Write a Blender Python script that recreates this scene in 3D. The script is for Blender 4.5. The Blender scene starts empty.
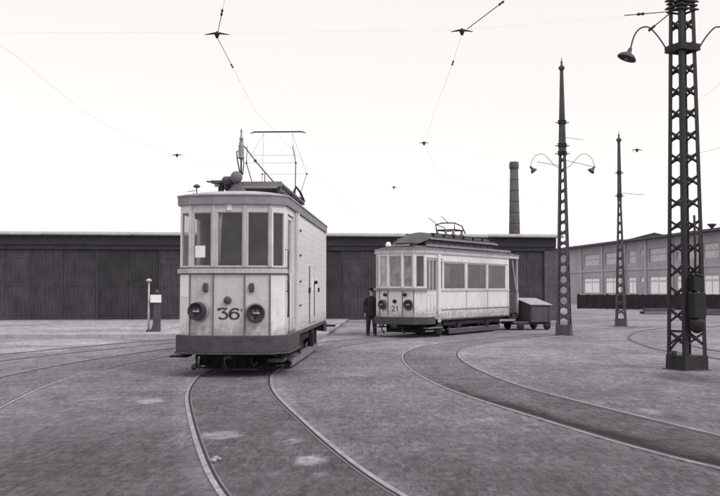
import bpy, bmesh, math, random
import numpy as np
from mathutils import Vector, Matrix
R = math.radians
random.seed(7); np.random.seed(7)
SC = bpy.context.scene
COL = SC.collection

# ------------------------------------------------------------------ camera
EYE = 1.80
F = 950.0                       # focal length in pixels of a 720 px wide picture
PITCH = math.atan(40.0/F)
cam_d = bpy.data.cameras.new('camera'); cam = bpy.data.objects.new('camera', cam_d); COL.objects.link(cam)
cam_d.sensor_width = 36.0; cam_d.lens = F/720*36.0
cam_d.clip_start = 0.1; cam_d.clip_end = 9000
cam.location = (0, 0, EYE); cam.rotation_euler = (R(90)+PITCH, 0, 0)
SC.camera = cam

# ------------------------------------------------------------------ sky and sun (thin bright overcast)
SUN_EL, SUN_AZ = R(46), R(128)      # azimuth clockwise from +Y: behind the camera, to the right
w = bpy.data.worlds.new('World'); SC.world = w; w.use_nodes = True
nt = w.node_tree; nt.nodes.clear()
out = nt.nodes.new('ShaderNodeOutputWorld')
sky = nt.nodes.new('ShaderNodeTexSky'); sky.sky_type = 'NISHITA'; sky.sun_disc = False
sky.sun_elevation = SUN_EL; sky.sun_rotation = SUN_AZ
bw = nt.nodes.new('ShaderNodeRGBToBW'); nt.links.new(sky.outputs[0], bw.inputs[0])
bg1 = nt.nodes.new('ShaderNodeBackground'); bg1.inputs[1].default_value = 0.05
nt.links.new(bw.outputs[0], bg1.inputs[0])
# the cloud sheet: an even warm white, brighter towards the zenith as overcast skies are
tc = nt.nodes.new('ShaderNodeTexCoord'); sp = nt.nodes.new('ShaderNodeSeparateXYZ')
nt.links.new(tc.outputs['Generated'], sp.inputs[0])
mr = nt.nodes.new('ShaderNodeMapRange'); mr.inputs[1].default_value = 0.30; mr.inputs[2].default_value = 1.0
mr.inputs[3].default_value = 0.82; mr.inputs[4].default_value = 1.6
nt.links.new(sp.outputs[2], mr.inputs[0])
bg2 = nt.nodes.new('ShaderNodeBackground'); bg2.inputs[0].default_value = (1.0, 0.97, 0.94, 1)
nt.links.new(mr.outputs[0], bg2.inputs[1])
ad = nt.nodes.new('ShaderNodeAddShader')
nt.links.new(bg1.outputs[0], ad.inputs[0]); nt.links.new(bg2.outputs[0], ad.inputs[1])
nt.links.new(ad.outputs[0], out.inputs[0])
sd = bpy.data.lights.new('sun', 'SUN'); sd.energy = 1.5; sd.angle = R(14); sd.color = (1.0, 0.965, 0.93)
sun = bpy.data.objects.new('sun', sd); COL.objects.link(sun)
dirv = Vector((math.sin(SUN_AZ)*math.cos(SUN_EL), math.cos(SUN_AZ)*math.cos(SUN_EL), math.sin(SUN_EL)))
sun.rotation_euler = dirv.to_track_quat('Z', 'Y').to_euler(); sun.location = (20, -20, 30)

vs = SC.view_settings
vs.view_transform = 'Standard'; vs.look = 'None'; vs.gamma = 1.0; vs.use_curve_mapping = False; vs.exposure = 0.0

# pixel of the 720x496 photograph at depth Y -> world point; used only to read positions off the photograph
def at(px, py, Y):
    tx = (px-360)/F; ty = (248-py)/F
    c, s = math.cos(PITCH), math.sin(PITCH)
    d = Vector((tx, c - ty*s, s + ty*c))
    t = Y/d.y
    return Vector((d.x*t, Y, EYE + d.z*t))
def at_z(px, py, z):
    tx = (px-360)/F; ty = (248-py)/F
    c, s = math.cos(PITCH), math.sin(PITCH)
    d = Vector((tx, c - ty*s, s + ty*c)); t = (z-EYE)/d.z
    return Vector((d.x*t, d.y*t, z))

# ------------------------------------------------------------------ materials (black-and-white print with a faint violet tone)
def tone(v):
    k = min(1.0, v/0.6)
    return (v*(1.01-0.0*k), v*(0.935+0.045*k), v*(1.12-0.11*k), 1)
MATS = {}
def mat(name, v, rough=0.8, dirt=0.25, scale=3.0, bump=0.0, bscale=30.0, metal=0.0, spec=0.3, streak=0.0, v2=None, fine=0.12, grime=0.0):
    if name in MATS: return MATS[name]
    m = bpy.data.materials.new(name); m.use_nodes = True; n = m.node_tree; L = n.links
    p = n.nodes['Principled BSDF']; p.inputs['Roughness'].default_value = rough
    p.inputs['Metallic'].default_value = metal; p.inputs['Specular IOR Level'].default_value = spec
    t = n.nodes.new('ShaderNodeTexCoord')
    a = n.nodes.new('ShaderNodeTexNoise'); a.inputs['Scale'].default_value = scale; a.inputs['Detail'].default_value = 6; a.inputs['Roughness'].default_value = .65
    L.new(t.outputs['Object'], a.inputs['Vector'])
    r = n.nodes.new('ShaderNodeMapRange'); r.inputs[1].default_value = .3; r.inputs[2].default_value = .7
    L.new(a.outputs[0], r.inputs[0])
    mx = n.nodes.new('ShaderNodeMix'); mx.data_type = 'RGBA'
    lo = v*(1-dirt) if v2 is None else v2
    mx.inputs[6].default_value = tone(lo); mx.inputs[7].default_value = tone(v)
    L.new(r.outputs[0], mx.inputs[0])
    col = mx.outputs[2]
    if streak:
        mp = n.nodes.new('ShaderNodeMapping'); mp.inputs['Scale'].default_value = (14, 14, .9)
        L.new(t.outputs['Object'], mp.inputs[0])
        b = n.nodes.new('ShaderNodeTexNoise'); b.inputs['Scale'].default_value = 1.0; b.inputs['Detail'].default_value = 5
        L.new(mp.outputs[0], b.inputs['Vector'])
        r2 = n.nodes.new('ShaderNodeMapRange'); r2.inputs[1].default_value = .42; r2.inputs[2].default_value = .75; r2.inputs[3].default_value = 1.0; r2.inputs[4].default_value = 1-streak
        L.new(b.outputs[0], r2.inputs[0])
        m2 = n.nodes.new('ShaderNodeMix'); m2.data_type = 'RGBA'; m2.blend_type = 'MULTIPLY'; m2.inputs[0].default_value = 1
        L.new(col, m2.inputs[6]); L.new(r2.outputs[0], m2.inputs[7]); col = m2.outputs[2]
    if fine:
        c = n.nodes.new('ShaderNodeTexNoise'); c.inputs['Scale'].default_value = 38; c.inputs['Detail'].default_value = 3
        L.new(t.outputs['Object'], c.inputs['Vector'])
        r3 = n.nodes.new('ShaderNodeMapRange'); r3.inputs[1].default_value = .3; r3.inputs[2].default_value = .7; r3.inputs[3].default_value = 1-fine; r3.inputs[4].default_value = 1+fine
        L.new(c.outputs[0], r3.inputs[0])
        m3 = n.nodes.new('ShaderNodeMix'); m3.data_type = 'RGBA'; m3.blend_type = 'MULTIPLY'; m3.inputs[0].default_value = 1
        L.new(col, m3.inputs[6]); L.new(r3.outputs[0], m3.inputs[7]); col = m3.outputs[2]
    if grime:
        sz_ = n.nodes.new('ShaderNodeSeparateXYZ'); L.new(t.outputs['Object'], sz_.inputs[0])
        gn = n.nodes.new('ShaderNodeTexNoise'); gn.inputs['Scale'].default_value = 7; gn.inputs['Detail'].default_value = 8; gn.inputs['Roughness'].default_value = .75; L.new(t.outputs['Object'], gn.inputs['Vector'])
        gm = n.nodes.new('ShaderNodeMapRange'); gm.inputs[1].default_value = .75; gm.inputs[2].default_value = 1.25; gm.inputs[3].default_value = .30; gm.inputs[4].default_value = 0; L.new(sz_.outputs[2], gm.inputs[0])
        ga_ = n.nodes.new('ShaderNodeMath'); ga_.operation = 'ADD'; L.new(gm.outputs[0], ga_.inputs[0]); L.new(gn.outputs[0], ga_.inputs[1])
        gr_ = n.nodes.new('ShaderNodeMapRange'); gr_.inputs[1].default_value = .58; gr_.inputs[2].default_value = .85; gr_.inputs[3].default_value = 1; gr_.inputs[4].default_value = 1-grime; L.new(ga_.outputs[0], gr_.inputs[0])
        m4 = n.nodes.new('ShaderNodeMix'); m4.data_type = 'RGBA'; m4.blend_type = 'MULTIPLY'; m4.inputs[0].default_value = 1
        L.new(col, m4.inputs[6]); L.new(gr_.outputs[0], m4.inputs[7]); col = m4.outputs[2]
    L.new(col, p.inputs['Base Color'])
    if bump:
        e = n.nodes.new('ShaderNodeTexNoise'); e.inputs['Scale'].default_value = bscale; e.inputs['Detail'].default_value = 4
        L.new(t.outputs['Object'], e.inputs['Vector'])
        bp = n.nodes.new('ShaderNodeBump'); bp.inputs['Strength'].default_value = bump; bp.inputs['Distance'].default_value = .02
        L.new(e.outputs[0], bp.inputs['Height']); L.new(bp.outputs[0], p.inputs['Normal'])
    MATS[name] = m
    return m

def glass(name, veil, veilcol, tint=.75):
    if name in MATS: return MATS[name]
    m = bpy.data.materials.new(name); m.use_nodes = True; n = m.node_tree; L = n.links; n.nodes.clear()
    o = n.nodes.new('ShaderNodeOutputMaterial')
    tr = n.nodes.new('ShaderNodeBsdfTransparent'); tr.inputs[0].default_value = (tint, tint*.97, tint, 1)
    gl = n.nodes.new('ShaderNodeBsdfGlossy'); gl.inputs['Roughness'].default_value = .04; gl.inputs[0].default_value = (.95, .93, .92, 1)
    fr = n.nodes.new('ShaderNodeFresnel'); fr.inputs[0].default_value = 1.5
    # a thin pane reflects alike from both faces: undo the node's inverted index on the back face
    ge = n.nodes.new('ShaderNodeNewGeometry'); io = n.nodes.new('ShaderNodeMapRange'); io.inputs[3].default_value = 1.5; io.inputs[4].default_value = 1/1.5
    L.new(ge.outputs['Backfacing'], io.inputs[0]); L.new(io.outputs[0], fr.inputs[0])
    s1 = n.nodes.new('ShaderNodeMixShader'); L.new(fr.outputs[0], s1.inputs[0]); L.new(tr.outputs[0], s1.inputs[1]); L.new(gl.outputs[0], s1.inputs[2])
    df = n.nodes.new('ShaderNodeBsdfDiffuse'); df.inputs[0].default_value = tone(veilcol)  # diffuse veil: pane dust, plus sky brightness painted into the bright panes
    t = n.nodes.new('ShaderNodeTexCoord')
    a = n.nodes.new('ShaderNodeTexNoise'); a.inputs['Scale'].default_value = 3.5; a.inputs['Detail'].default_value = 5
    L.new(t.outputs['Object'], a.inputs['Vector'])
    r = n.nodes.new('ShaderNodeMapRange'); r.inputs[1].default_value = .3; r.inputs[2].default_value = .7
    r.inputs[3].default_value = veil*.6; r.inputs[4].default_value = min(1, veil*1.3)
    L.new(a.outputs[0], r.inputs[0])
    s2 = n.nodes.new('ShaderNodeMixShader'); L.new(r.outputs[0], s2.inputs[0]); L.new(s1.outputs[0], s2.inputs[1]); L.new(df.outputs[0], s2.inputs[2])
    L.new(s2.outputs[0], o.inputs[0])
    MATS[name] = m
    return m

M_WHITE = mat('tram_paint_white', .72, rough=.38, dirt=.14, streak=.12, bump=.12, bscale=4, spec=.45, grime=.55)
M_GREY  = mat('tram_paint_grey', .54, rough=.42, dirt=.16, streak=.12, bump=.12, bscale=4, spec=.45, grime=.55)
M_TRIM  = mat('tram_trim', .52, rough=.5, dirt=.25, streak=.2)
M_SEAM  = mat('seam_strip', .17, rough=.7)
M_BUMP  = mat('bumper_steel', .075, rough=.7, dirt=.4, scale=6, bump=.3, fine=.3)
M_FASC  = mat('fascia_grey', .27, rough=.7, dirt=.3)
M_ROOF  = mat('roof_canvas', .42, rough=.85, dirt=.35, bump=.2)
M_ROOFD = mat('roof_dark', .085, rough=.8, dirt=.4, bump=.2)
M_DARK  = mat('underframe_black', .022, rough=.65, dirt=.5, scale=8, bump=.4, fine=.4)
M_IRON  = mat('iron_grey', .085, rough=.6, dirt=.4, scale=8)
M_BOARD = mat('weathered_board', .22, rough=.85, dirt=.4, bump=.3)
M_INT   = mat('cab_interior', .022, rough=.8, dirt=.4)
M_CERAM = mat('porcelain', .22, rough=.3, spec=.5)
M_HEAD  = mat('lamp_drum', .045, rough=.5, dirt=.4)
M_LENS  = mat('lamp_face', .05, rough=.25, spec=.6)
M_NUM   = mat('number_paint', .06, rough=.6)
M_PAPER = mat('paper_white', .72, rough=.9, dirt=.1)
M_CURT  = mat('curtain_cloth', .45, rough=.9, dirt=.2)
M_POLE  = mat('tower_paint', .028, rough=.6, dirt=.45, scale=5, bump=.3, fine=.3)
M_POLE2 = mat('tower_paint_worn', .085, rough=.7, dirt=.4, scale=4, bump=.2)
M_WIRE  = mat('wire_copper', .12, rough=.5)
M_DEPOT = mat('depot_tarred_board', .064, rough=.9, dirt=.35, scale=1.2, streak=.35, bump=.2)
M_DOOR  = mat('depot_gate', .066, rough=.85, dirt=.45, scale=1.0, streak=.4, bump=.2)
M_DOOR2 = mat('depot_gate_old', .055, rough=.85, dirt=.5, scale=.8, streak=.4, bump=.2)
M_DOOR3 = mat('depot_gate_worn', .078, rough=.85, dirt=.5, scale=1.3, streak=.4, bump=.2)
M_BAND  = mat('depot_band', .075, rough=.9, dirt=.25)
M_EDGE  = mat('roof_edge', .60, rough=.7, dirt=.2)
M_PIER  = mat('depot_pier', .11, rough=.9, dirt=.35, streak=.3)
M_FELT  = mat('roof_felt', .12, rough=.9, dirt=.3)
M_FACT  = mat('factory_render', .41, rough=.95, dirt=.25, scale=.5, streak=.2)
M_FACT2 = mat('factory_pier', .43, rough=.95, dirt=.25, scale=.7)
M_FROOF = mat('factory_roof', .10, rough=.9, dirt=.3)
M_SASH  = mat('factory_sash', .62, rough=.8)
M_BRICK = mat('chimney_brick', .11, rough=.95, dirt=.35, scale=1.2, bump=.2)
M_FENCE = mat('dark_boards', .045, rough=.95, dirt=.5, scale=1.5, streak=.4, bump=.3)
M_WOOD  = mat('old_timber', .10, rough=.9, dirt=.5)
M_BOX   = mat('wagon_box', .095, rough=.85, dirt=.3, streak=.3)
M_BOXG  = mat('roof_lamp_grey', .15, rough=.6)
M_LID   = mat('wagon_lid', .35, rough=.8, dirt=.3)
M_SKIN  = mat('skin', .40, rough=.6, dirt=.1)
M_CLOTH = mat('uniform_cloth', .032, rough=.95, dirt=.3, bump=.2)
M_SHOE  = mat('shoe_leather', .025, rough=.4)
M_BRASS = mat('button_metal', .4, rough=.4)
M_SIGN  = mat('sign_white', .82, rough=.6, dirt=.05)
M_RAIL  = mat('rail_head_steel', .29, rough=.55, dirt=.55, scale=5, spec=.5, fine=.4, bump=.3)
M_RAILM = mat('rail_head_worn', .36, rough=.6, dirt=.5, scale=3, fine=.3)
M_RAILD = mat('rail_dull', .17, rough=.7, dirt=.4, scale=2)
M_GROOVE= mat('rail_groove', .025, rough=.9)
M_STONE = mat('kerb_stone', .40, rough=.9, dirt=.3, scale=2, bump=.3)
G_CAB   = glass('cab_glass', .105, .32, .85)
G_GREY  = glass('sky_grey_glass', .46, .50, .6)  # grey diffuse coat painted in for sky light on the front panes
G_PALE  = glass('pale_glass', .62, .62, .7)
G_SALON = glass('saloon_glass', .22, .26, .55)
G_FACT  = glass('factory_pane', 1.6, .9, .6)  # near-white diffuse pane, the bright sky reflection put into its colour
G_FACTD = glass('factory_pane_grey', .95, .60, .3)

# ------------------------------------------------------------------ mesh helpers
class MB:
    def __init__(s): s.v = []; s.f = []; s.m = []; s.mats = []; s.smooth = []
    def mi(s, m):
        if m not in s.mats: s.mats.append(m)
        return s.mats.index(m)
    def add(s, vs, fs, m, sm=False):
        b = len(s.v); s.v += [tuple(x) for x in vs]; k = s.mi(m)
        for f in fs: s.f.append(tuple(b+i for i in f)); s.m.append(k); s.smooth.append(sm)
        return s
    def box(s, x0, x1, y0, y1, z0, z1, m):
        vs = [(x, y, z) for z in (z0, z1) for y in (y0, y1) for x in (x0, x1)]
        return s.add(vs, [(0,2,3,1),(4,5,7,6),(0,1,5,4),(2,6,7,3),(0,4,6,2),(1,3,7,5)], m)
    def hexa(s, vs, m):       # 8 points, bottom 4 ccw then top 4
        return s.add(vs, [(0,3,2,1),(4,5,6,7),(0,1,5,4),(1,2,6,5),(2,3,7,6),(3,0,4,7)], m)
    def bar(s, a, b, w, h, m, up=(0,0,1)):
        a = Vector(a); b = Vector(b); d = (b-a).normalized(); u = Vector(up)
        if abs(d.dot(u)) > .98: u = Vector((0,1,0))
        x = d.cross(u).normalized(); y = x.cross(d).normalized()
        vs = []
        for p in (a, b):
            for i, j in ((-1,-1),(1,-1),(1,1),(-1,1)): vs.append(p + x*(w/2*i) + y*(h/2*j))
        return s.add(vs, [(0,3,2,1),(4,5,6,7),(0,1,5,4),(1,2,6,5),(2,3,7,6),(3,0,4,7)], m)
    def tube(s, pts, r, m, n=8, caps=True, up=None):
        pts = [Vector(p) for p in pts]; rs = r if isinstance(r, (list, tuple)) else [r]*len(pts)
        vs = []; fix = up is not None; up = Vector(up) if fix else Vector((0,0,1))
        for i, p in enumerate(pts):
            d = (pts[min(i+1, len(pts)-1)] - pts[max(i-1, 0)]).normalized()
            u = up if (fix or abs(d.dot(up)) < .95) else Vector((0,1,0))
            x = d.cross(u).normalized(); y = x.cross(d).normalized()
            for k in range(n):
                t = 2*math.pi*k/n; vs.append(p + x*(rs[i]*math.cos(t)) + y*(rs[i]*math.sin(t)))
        fs = [(i*n+k, i*n+(k+1) % n, (i+1)*n+(k+1) % n, (i+1)*n+k) for i in range(len(pts)-1) for k in range(n)]
        if caps: fs += [tuple(range(n-1, -1, -1)), tuple((len(pts)-1)*n+k for k in range(n))]
        return s.add(vs, fs, m, True)
    def lathe(s, base, axis, prof, m, n=16):      # prof: (distance along axis, radius)
        base = Vector(base); d = Vector(axis).normalized()
        pts = [base + d*a for a, r in prof]
        u = Vector((0,0,1)) if abs(d.z) < .95 else Vector((0,1,0))
        x = d.cross(u).normalized(); y = x.cross(d).normalized(); vs = []
        for p, (a, r) in zip(pts, prof):
            for k in range(n):
                t = 2*math.pi*k/n; vs.append(p + x*(max(r, .0004)*math.cos(t)) + y*(max(r, .0004)*math.sin(t)))
        fs = [(i*n+k, i*n+(k+1) % n, (i+1)*n+(k+1) % n, (i+1)*n+k) for i in range(len(pts)-1) for k in range(n)]
        fs += [tuple(range(n-1, -1, -1)), tuple((len(pts)-1)*n+k for k in range(n))]
        return s.add(vs, fs, m, True)
    def ball(s, c, r, m, n=14, sc=(1,1,1)):
        prof = [(-math.cos(math.pi*i/8), math.sin(math.pi*i/8)) for i in range(9)]; vs = []
        for a, q in prof:
            for k in range(n):
                t = 2*math.pi*k/n; vs.append((c[0]+r*sc[0]*q*math.cos(t), c[1]+r*sc[1]*q*math.sin(t), c[2]+r*sc[2]*a))
        fs = [(i*n+k, i*n+(k+1) % n, (i+1)*n+(k+1) % n, (i+1)*n+k) for i in range(8) for k in range(n)]
        return s.add(vs, fs, m, True)
    def seg(s, p0, p1, u0, u1, z0, z1, d0, d1, m):   # box in the frame of a wall line p0->p1, d measured outward
        a = Vector((p0[0], p0[1])); b = Vector((p1[0], p1[1])); u = (b-a).normalized(); n = Vector((u.y, -u.x))
        q = []
        for z in (z0, z1):
            for (t, d) in ((u0, d1), (u1, d1), (u1, d0), (u0, d0)):
                w_ = a + u*t + n*d; q.append((w_.x, w_.y, z))
        return s.hexa(q, m)
    def strip(s, pts, z0, z1, d0, d1, m, closed=False):   # mitred band along a plan polyline
        A = offset(pts, d0, closed); B = offset(pts, d1, closed); n = len(pts); vs = []
        for i in range(n): vs += [(A[i][0], A[i][1], z0), (B[i][0], B[i][1], z0), (B[i][0], B[i][1], z1), (A[i][0], A[i][1], z1)]
        fs = []
        for i in range(n if closed else n-1):
            a = 4*i; b = 4*((i+1) % n)
            fs += [(a, b, b+1, a+1), (a+1, b+1, b+2, a+2), (a+2, b+2, b+3, a+3), (a+3, b+3, b, a)]
        if not closed: fs += [(0, 1, 2, 3), (4*n-1, 4*n-2, 4*n-3, 4*n-4)]
        return s.add(vs, fs, m)
    def build(s, name, parent=None, bevel=0.0, recalc=True):
        me = bpy.data.meshes.new(name); me.from_pydata(s.v, [], s.f)
        for m in s.mats: me.materials.append(m)
        me.polygons.foreach_set('material_index', s.m); me.polygons.foreach_set('use_smooth', s.smooth)
        if recalc:
            bm = bmesh.new(); bm.from_mesh(me); bmesh.ops.recalc_face_normals(bm, faces=bm.faces); bm.to_mesh(me); bm.free()
        me.update()
        o = bpy.data.objects.new(name, me); COL.objects.link(o)
        if parent is not None: o.parent = parent
        if bevel:
            b = o.modifiers.new('bevel', 'BEVEL'); b.width = bevel; b.segments = 1; b.limit_method = 'ANGLE'
        return o

def offset(pts, d, closed=False):
    n = len(pts); res = []
    for i in range(n):
        def nrm(a, b):
            u = (Vector(b[:2])-Vector(a[:2])).normalized(); return Vector((u.y, -u.x))
        if closed: n1 = nrm(pts[i-1], pts[i]); n2 = nrm(pts[i], pts[(i+1) % n])
        else:
            n1 = nrm(pts[max(i-1,0)], pts[max(i-1,0)+1]); n2 = nrm(pts[min(i,n-2)], pts[min(i,n-2)+1])
        b = (n1+n2); b = b/(b.length_squared/2) if b.length > .3 else n1
        res.append((pts[i][0]+b.x*d, pts[i][1]+b.y*d))
    return res

def empty(name, loc, rz=0, label=None, cat=None, group=None):
    o = bpy.data.objects.new(name, None); COL.objects.link(o); o.location = loc; o.rotation_euler = (0, 0, rz)
    o.empty_display_size = .3
    return tag(o, label, cat, group)
def tag(o, label=None, cat=None, group=None, kind=None):
    if label: o['label'] = label
    if cat: o['category'] = cat
    if group: o['group'] = group
    if kind: o['kind'] = kind
    return o
def lab(o, t): o['label'] = t; return o

def wall(mb, p0, p1, z0, z1, openings, m, t=.045):
    """wall line with rectangular openings (u0,u1,za,zb), sorted along u"""
    Lw = (Vector(p1[:2])-Vector(p0[:2])).length; u = 0
    for (a, b, za, zb) in openings:
        if a > u: mb.seg(p0, p1, u, a, z0, z1, -t, 0, m)
        if za > z0: mb.seg(p0, p1, a, b, z0, za, -t, 0, m)
        if zb < z1: mb.seg(p0, p1, a, b, zb, z1, -t, 0, m)
        u = b
    if u < Lw: mb.seg(p0, p1, u, Lw, z0, z1, -t, 0, m)
def window(parent, p0, p1, u0, u1, z0, z1, fm, gm, fw=.03, d=-.012, th=.03, label=None, mullions=(), name='window'):
    mb = MB()
    mb.seg(p0, p1, u0, u0+fw, z0, z1, d-th, d, fm); mb.seg(p0, p1, u1-fw, u1, z0, z1, d-th, d, fm)
    mb.seg(p0, p1, u0+fw, u1-fw, z0, z0+fw, d-th, d, fm); mb.seg(p0, p1, u0+fw, u1-fw, z1-fw, z1, d-th, d, fm)
    for (kind, t, ww) in mullions:
        if kind == 'v': mb.seg(p0, p1, u0+(u1-u0)*t-ww/2, u0+(u1-u0)*t+ww/2, z0+fw, z1-fw, d-th, d-.002, fm)
        else: mb.seg(p0, p1, u0+fw, u1-fw, z0+(z1-z0)*t-ww/2, z0+(z1-z0)*t+ww/2, d-th, d-.004, fm)
    o = mb.build(name, parent)
    g = MB(); g.seg(p0, p1, u0+fw*.5, u1-fw*.5, z0+fw*.5, z1-fw*.5, d-th*.6, d-th*.6+.004, gm)
    # a single sheet reads cleaner than a slab
    g.f = [g.f[2]]; g.m = [g.m[2]]; g.smooth = [False]
    g.build('pane', o, recalc=False)
    if label: lab(o, label)
    return o

def stroke_glyph(mb, strokes, org, ux, uz, nrm, w, m, th=.006):
    """numerals drawn as round-ended strokes on a flat panel; org = lower left of glyph"""
    org = Vector(org); ux = Vector(ux); uz = Vector(uz); nrm = Vector(nrm)
    for st in strokes:
        P = [Vector((a, b)) for a, b in st]; W = [w]*len(P)
        Lf = []; Rt = []
        for i, p in enumerate(P):
            d = (P[min(i+1, len(P)-1)]-P[max(i-1, 0)]).normalized(); n_ = Vector((-d.y, d.x))
            # broad-nib contrast: horizontals thinner than verticals
            ww = w*(.62+.38*abs(d.y))
            Lf.append(p+n_*ww/2); Rt.append(p-n_*ww/2)
        poly = Lf+Rt[::-1]; k = len(poly); n2 = len(Lf)
        vs = [org+ux*q.x+uz*q.y+nrm*(.0015) for q in poly]+[org+ux*q.x+uz*q.y+nrm*th for q in poly]
        fs = [(k+i, k+i+1, k+2*n2-2-i, k+2*n2-1-i) for i in range(n2-1)]
        fs += [(i, (i+1) % k, k+(i+1) % k, k+i) for i in range(k)]
        mb.add(vs, fs, m)
def arc(cx, cy, rx, ry, a0, a1, n=14):
    return [(cx+rx*math.cos(R(a0+(a1-a0)*i/n)), cy+ry*math.sin(R(a0+(a1-a0)*i/n))) for i in range(n+1)]
G3 = [[(0.02,.80),(.06,1.0)], [(.04,.97),(.92,.97),(.42,.60)]+arc(.47,.32,.46,.30,80,-150)]
G6 = [arc(.55,.70,.42,.28,25,110)+arc(.48,.45,.46,.5,140,200)+arc(.49,.32,.45,.31,180,540,22)]
G2 = [arc(.48,.70,.40,.28,160,-25)+[(.08,.03)], [(.03,.03),(.95,.03)], [(.95,.0),(.95,.15)]]
G1 = [[(.45,0),(.45,1.0)], [(.45,1.0),(.2,.8)]]
GA = [[(.15,1.02),(.10,.86)]]
def text_at(name, parent, glyphs, org, ux, nrm, wd, ht, gap, sw):
    mb = MB(); uz = Vector((0,0,ht)); x = 0
    for g, wf in glyphs:
        # glyph coordinates are scaled in x by width and in z by height
        q = [[(a*wd*wf, b*ht) for a, b in st] for st in g]
        stroke_glyph(mb, q, Vector(org)+Vector(ux)*x, Vector(ux), Vector((0,0,1)), nrm, sw, M_NUM); x += wd*wf+gap
    return mb.build(name, parent)

# ================================================================== GROUND AND TRACKS
def spline(pts, step=.25):
    P = [Vector(p) for p in pts]; P = [P[0]*2-P[1]]+P+[P[-1]*2-P[-2]]; o = []
    for i in range(1, len(P)-2):
        n = max(2, int((P[i+1]-P[i]).length/step))
        for k in range(n):
            t = k/n; a, b, c, d = P[i-1:i+3]
            o.append(.5*((2*b)+(c-a)*t+(2*a-5*b+4*c-d)*t*t+(3*b-a-3*c+d)*t**3))
    o.append(P[-2]); return [(v.x, v.y) for v in o]
GA_ = 0.72
def smooth(c, n=60):
    c = [Vector(p) for p in c]
    for _ in range(n):
        c = [c[0]]+[(c[i-1]+c[i]*2+c[i+1])/4 for i in range(1, len(c)-1)]+[c[-1]]
    return [(v.x, v.y) for v in c]
# measured rails (world metres), each track by one rail + the side its partner lies on
tA = spline([(0.75,5.2),(-.42,8.3),(-1.06,10.8),(-1.52,12.9),(-2.02,15.3),(-2.32,17.1),(-2.50,18.8),(-2.58,20.3),(-2.42,25),(-2.2,31),(-1.9,38)])
bo = spline([(6.0,5.8),(4.2,8.35),(3.52,9.35),(3.28,9.95),(3.04,11.03),(2.68,12.25),(2.37,13.7),(1.96,15.05),(1.52,17.1),(1.2,20),(1.08,22.8),(1.14,25.7),(1.5,28.0),(2.25,30.2),(3.8,32.9),(5.6,35.6),(8.4,39.5),(13,45)])
bo = smooth(bo, 45)
tE = spline([(-2.5,22),(-2.2,25.2),(-1.25,29.3),(-.15,32.2),(1.278,34.52),(5.68,41.55),(9,46.5),(14,54)])
cr = spline([(-4.6,8),(-5.05,11.5),(-5.4,14.3),(-5.75,17.0),(-5.83,19.6),(-5.54,22.4),(-5.0,25.2),(-4.0,28.6),(-2.6,31.6),(-.6,34.6),(2.5,38.5),(6,43)])
fr_ = spline([(-9.6,18),(-9.0,22.5),(-8.2,25.6),(-6.1,31.1),(-4,34.6),(-1,38)])
dn = spline([(10.6,17),(9.4,22),(8.75,27.1),(8.76,28.7),(9.15,31.8),(9.75,34.6),(11.0,38.2),(12.3,40.7),(14.5,44),(19,50)])
def side_off(pts, d):     # left of travel negative in our outward convention
    return offset(pts, d)
# offset() with positive d goes to the right of travel
cr = smooth(cr, 30); tA = smooth(tA, 12)
tB = side_off(bo, GA_); tC = side_off(cr, -GA_); tF = side_off(fr_, -GA_); tD = side_off(dn, GA_)
TRACKS = [('A', tA, True), ('B', tB, True), ('E', tE, False), ('C', tC, False), ('F', tF, False), ('D', tD, False)]
names = {'A': 'curving under the first tram', 'B': 'wide curve', 'E': '', 'C': '', 'F': '', 'D': ''}
BR = {'A': 1, 'B': 1, 'C': 1, 'E': 0, 'F': 0, 'D': 0}
zi = 0
for key, cl, near in TRACKS:
    hd = M_RAIL if key == 'A' else M_RAILM if BR[key] else M_RAILD
    mb = MB(); z = .002*zi; zi += 1
    for sgn in (-1, 1):
        r = offset(cl, sgn*GA_)
        a, b = (0, 1)
        # head outside, groove inside the gauge, then the check lip
        o = sgn
        def band(d0, d1, z0, z1, m):
            lo, hi = min(d0*o, d1*o), max(d0*o, d1*o)
            mb.strip(r, z0, z1, lo, hi, m)
        hw_ = {'A': .056, 'B': .036}.get(key, .035)
        band(0, hw_, -.05, .012+z, hd)
        band(-.035, 0, -.05, .006+z, M_GROOVE)
        band(-.052, -.035, -.05, .009+z, M_RAILD)
    tag(mb.build('tram_track', recalc=True), kind='structure')

# distance field for the paving: between rails / beside the rails
def dist(pts, X, Y):
    P = np.array(pts); d = np.full(X.shape, 1e9)
    A_ = P[:-1]; B_ = P[1:]
    for a, b in zip(A_, B_):
        ab = b-a; L2 = (ab**2).sum()+1e-9
        t = np.clip(((X-a[0])*ab[0]+(Y-a[1])*ab[1])/L2, 0, 1)
        d = np.minimum(d, (X-a[0]-t*ab[0])**2+(Y-a[1]-t*ab[1])**2)
    return np.sqrt(d)
xs = np.concatenate([[-3000,-900,-300,-120,-60,-35,-22], np.arange(-16, 16.01, .1), [22,35,60,120,300,900,3000]])
ys = np.concatenate([[-300,-60,-15,-3,1,3.5], np.arange(5, 48.01, .1), [52,58,66,78,95,130,200,400,1000,3000]])
XX, YY = np.meshgrid(xs, ys); X = XX.ravel(); Y = YY.ravel()
inner = np.zeros(X.shape); wear = np.zeros(X.shape)
near_mask = (X > -17) & (X < 17) & (Y > 4.5) & (Y < 49)
Xn, Yn = X[near_mask], Y[near_mask]
inn = np.zeros(Xn.shape); wr = np.zeros(Xn.shape)
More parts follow.
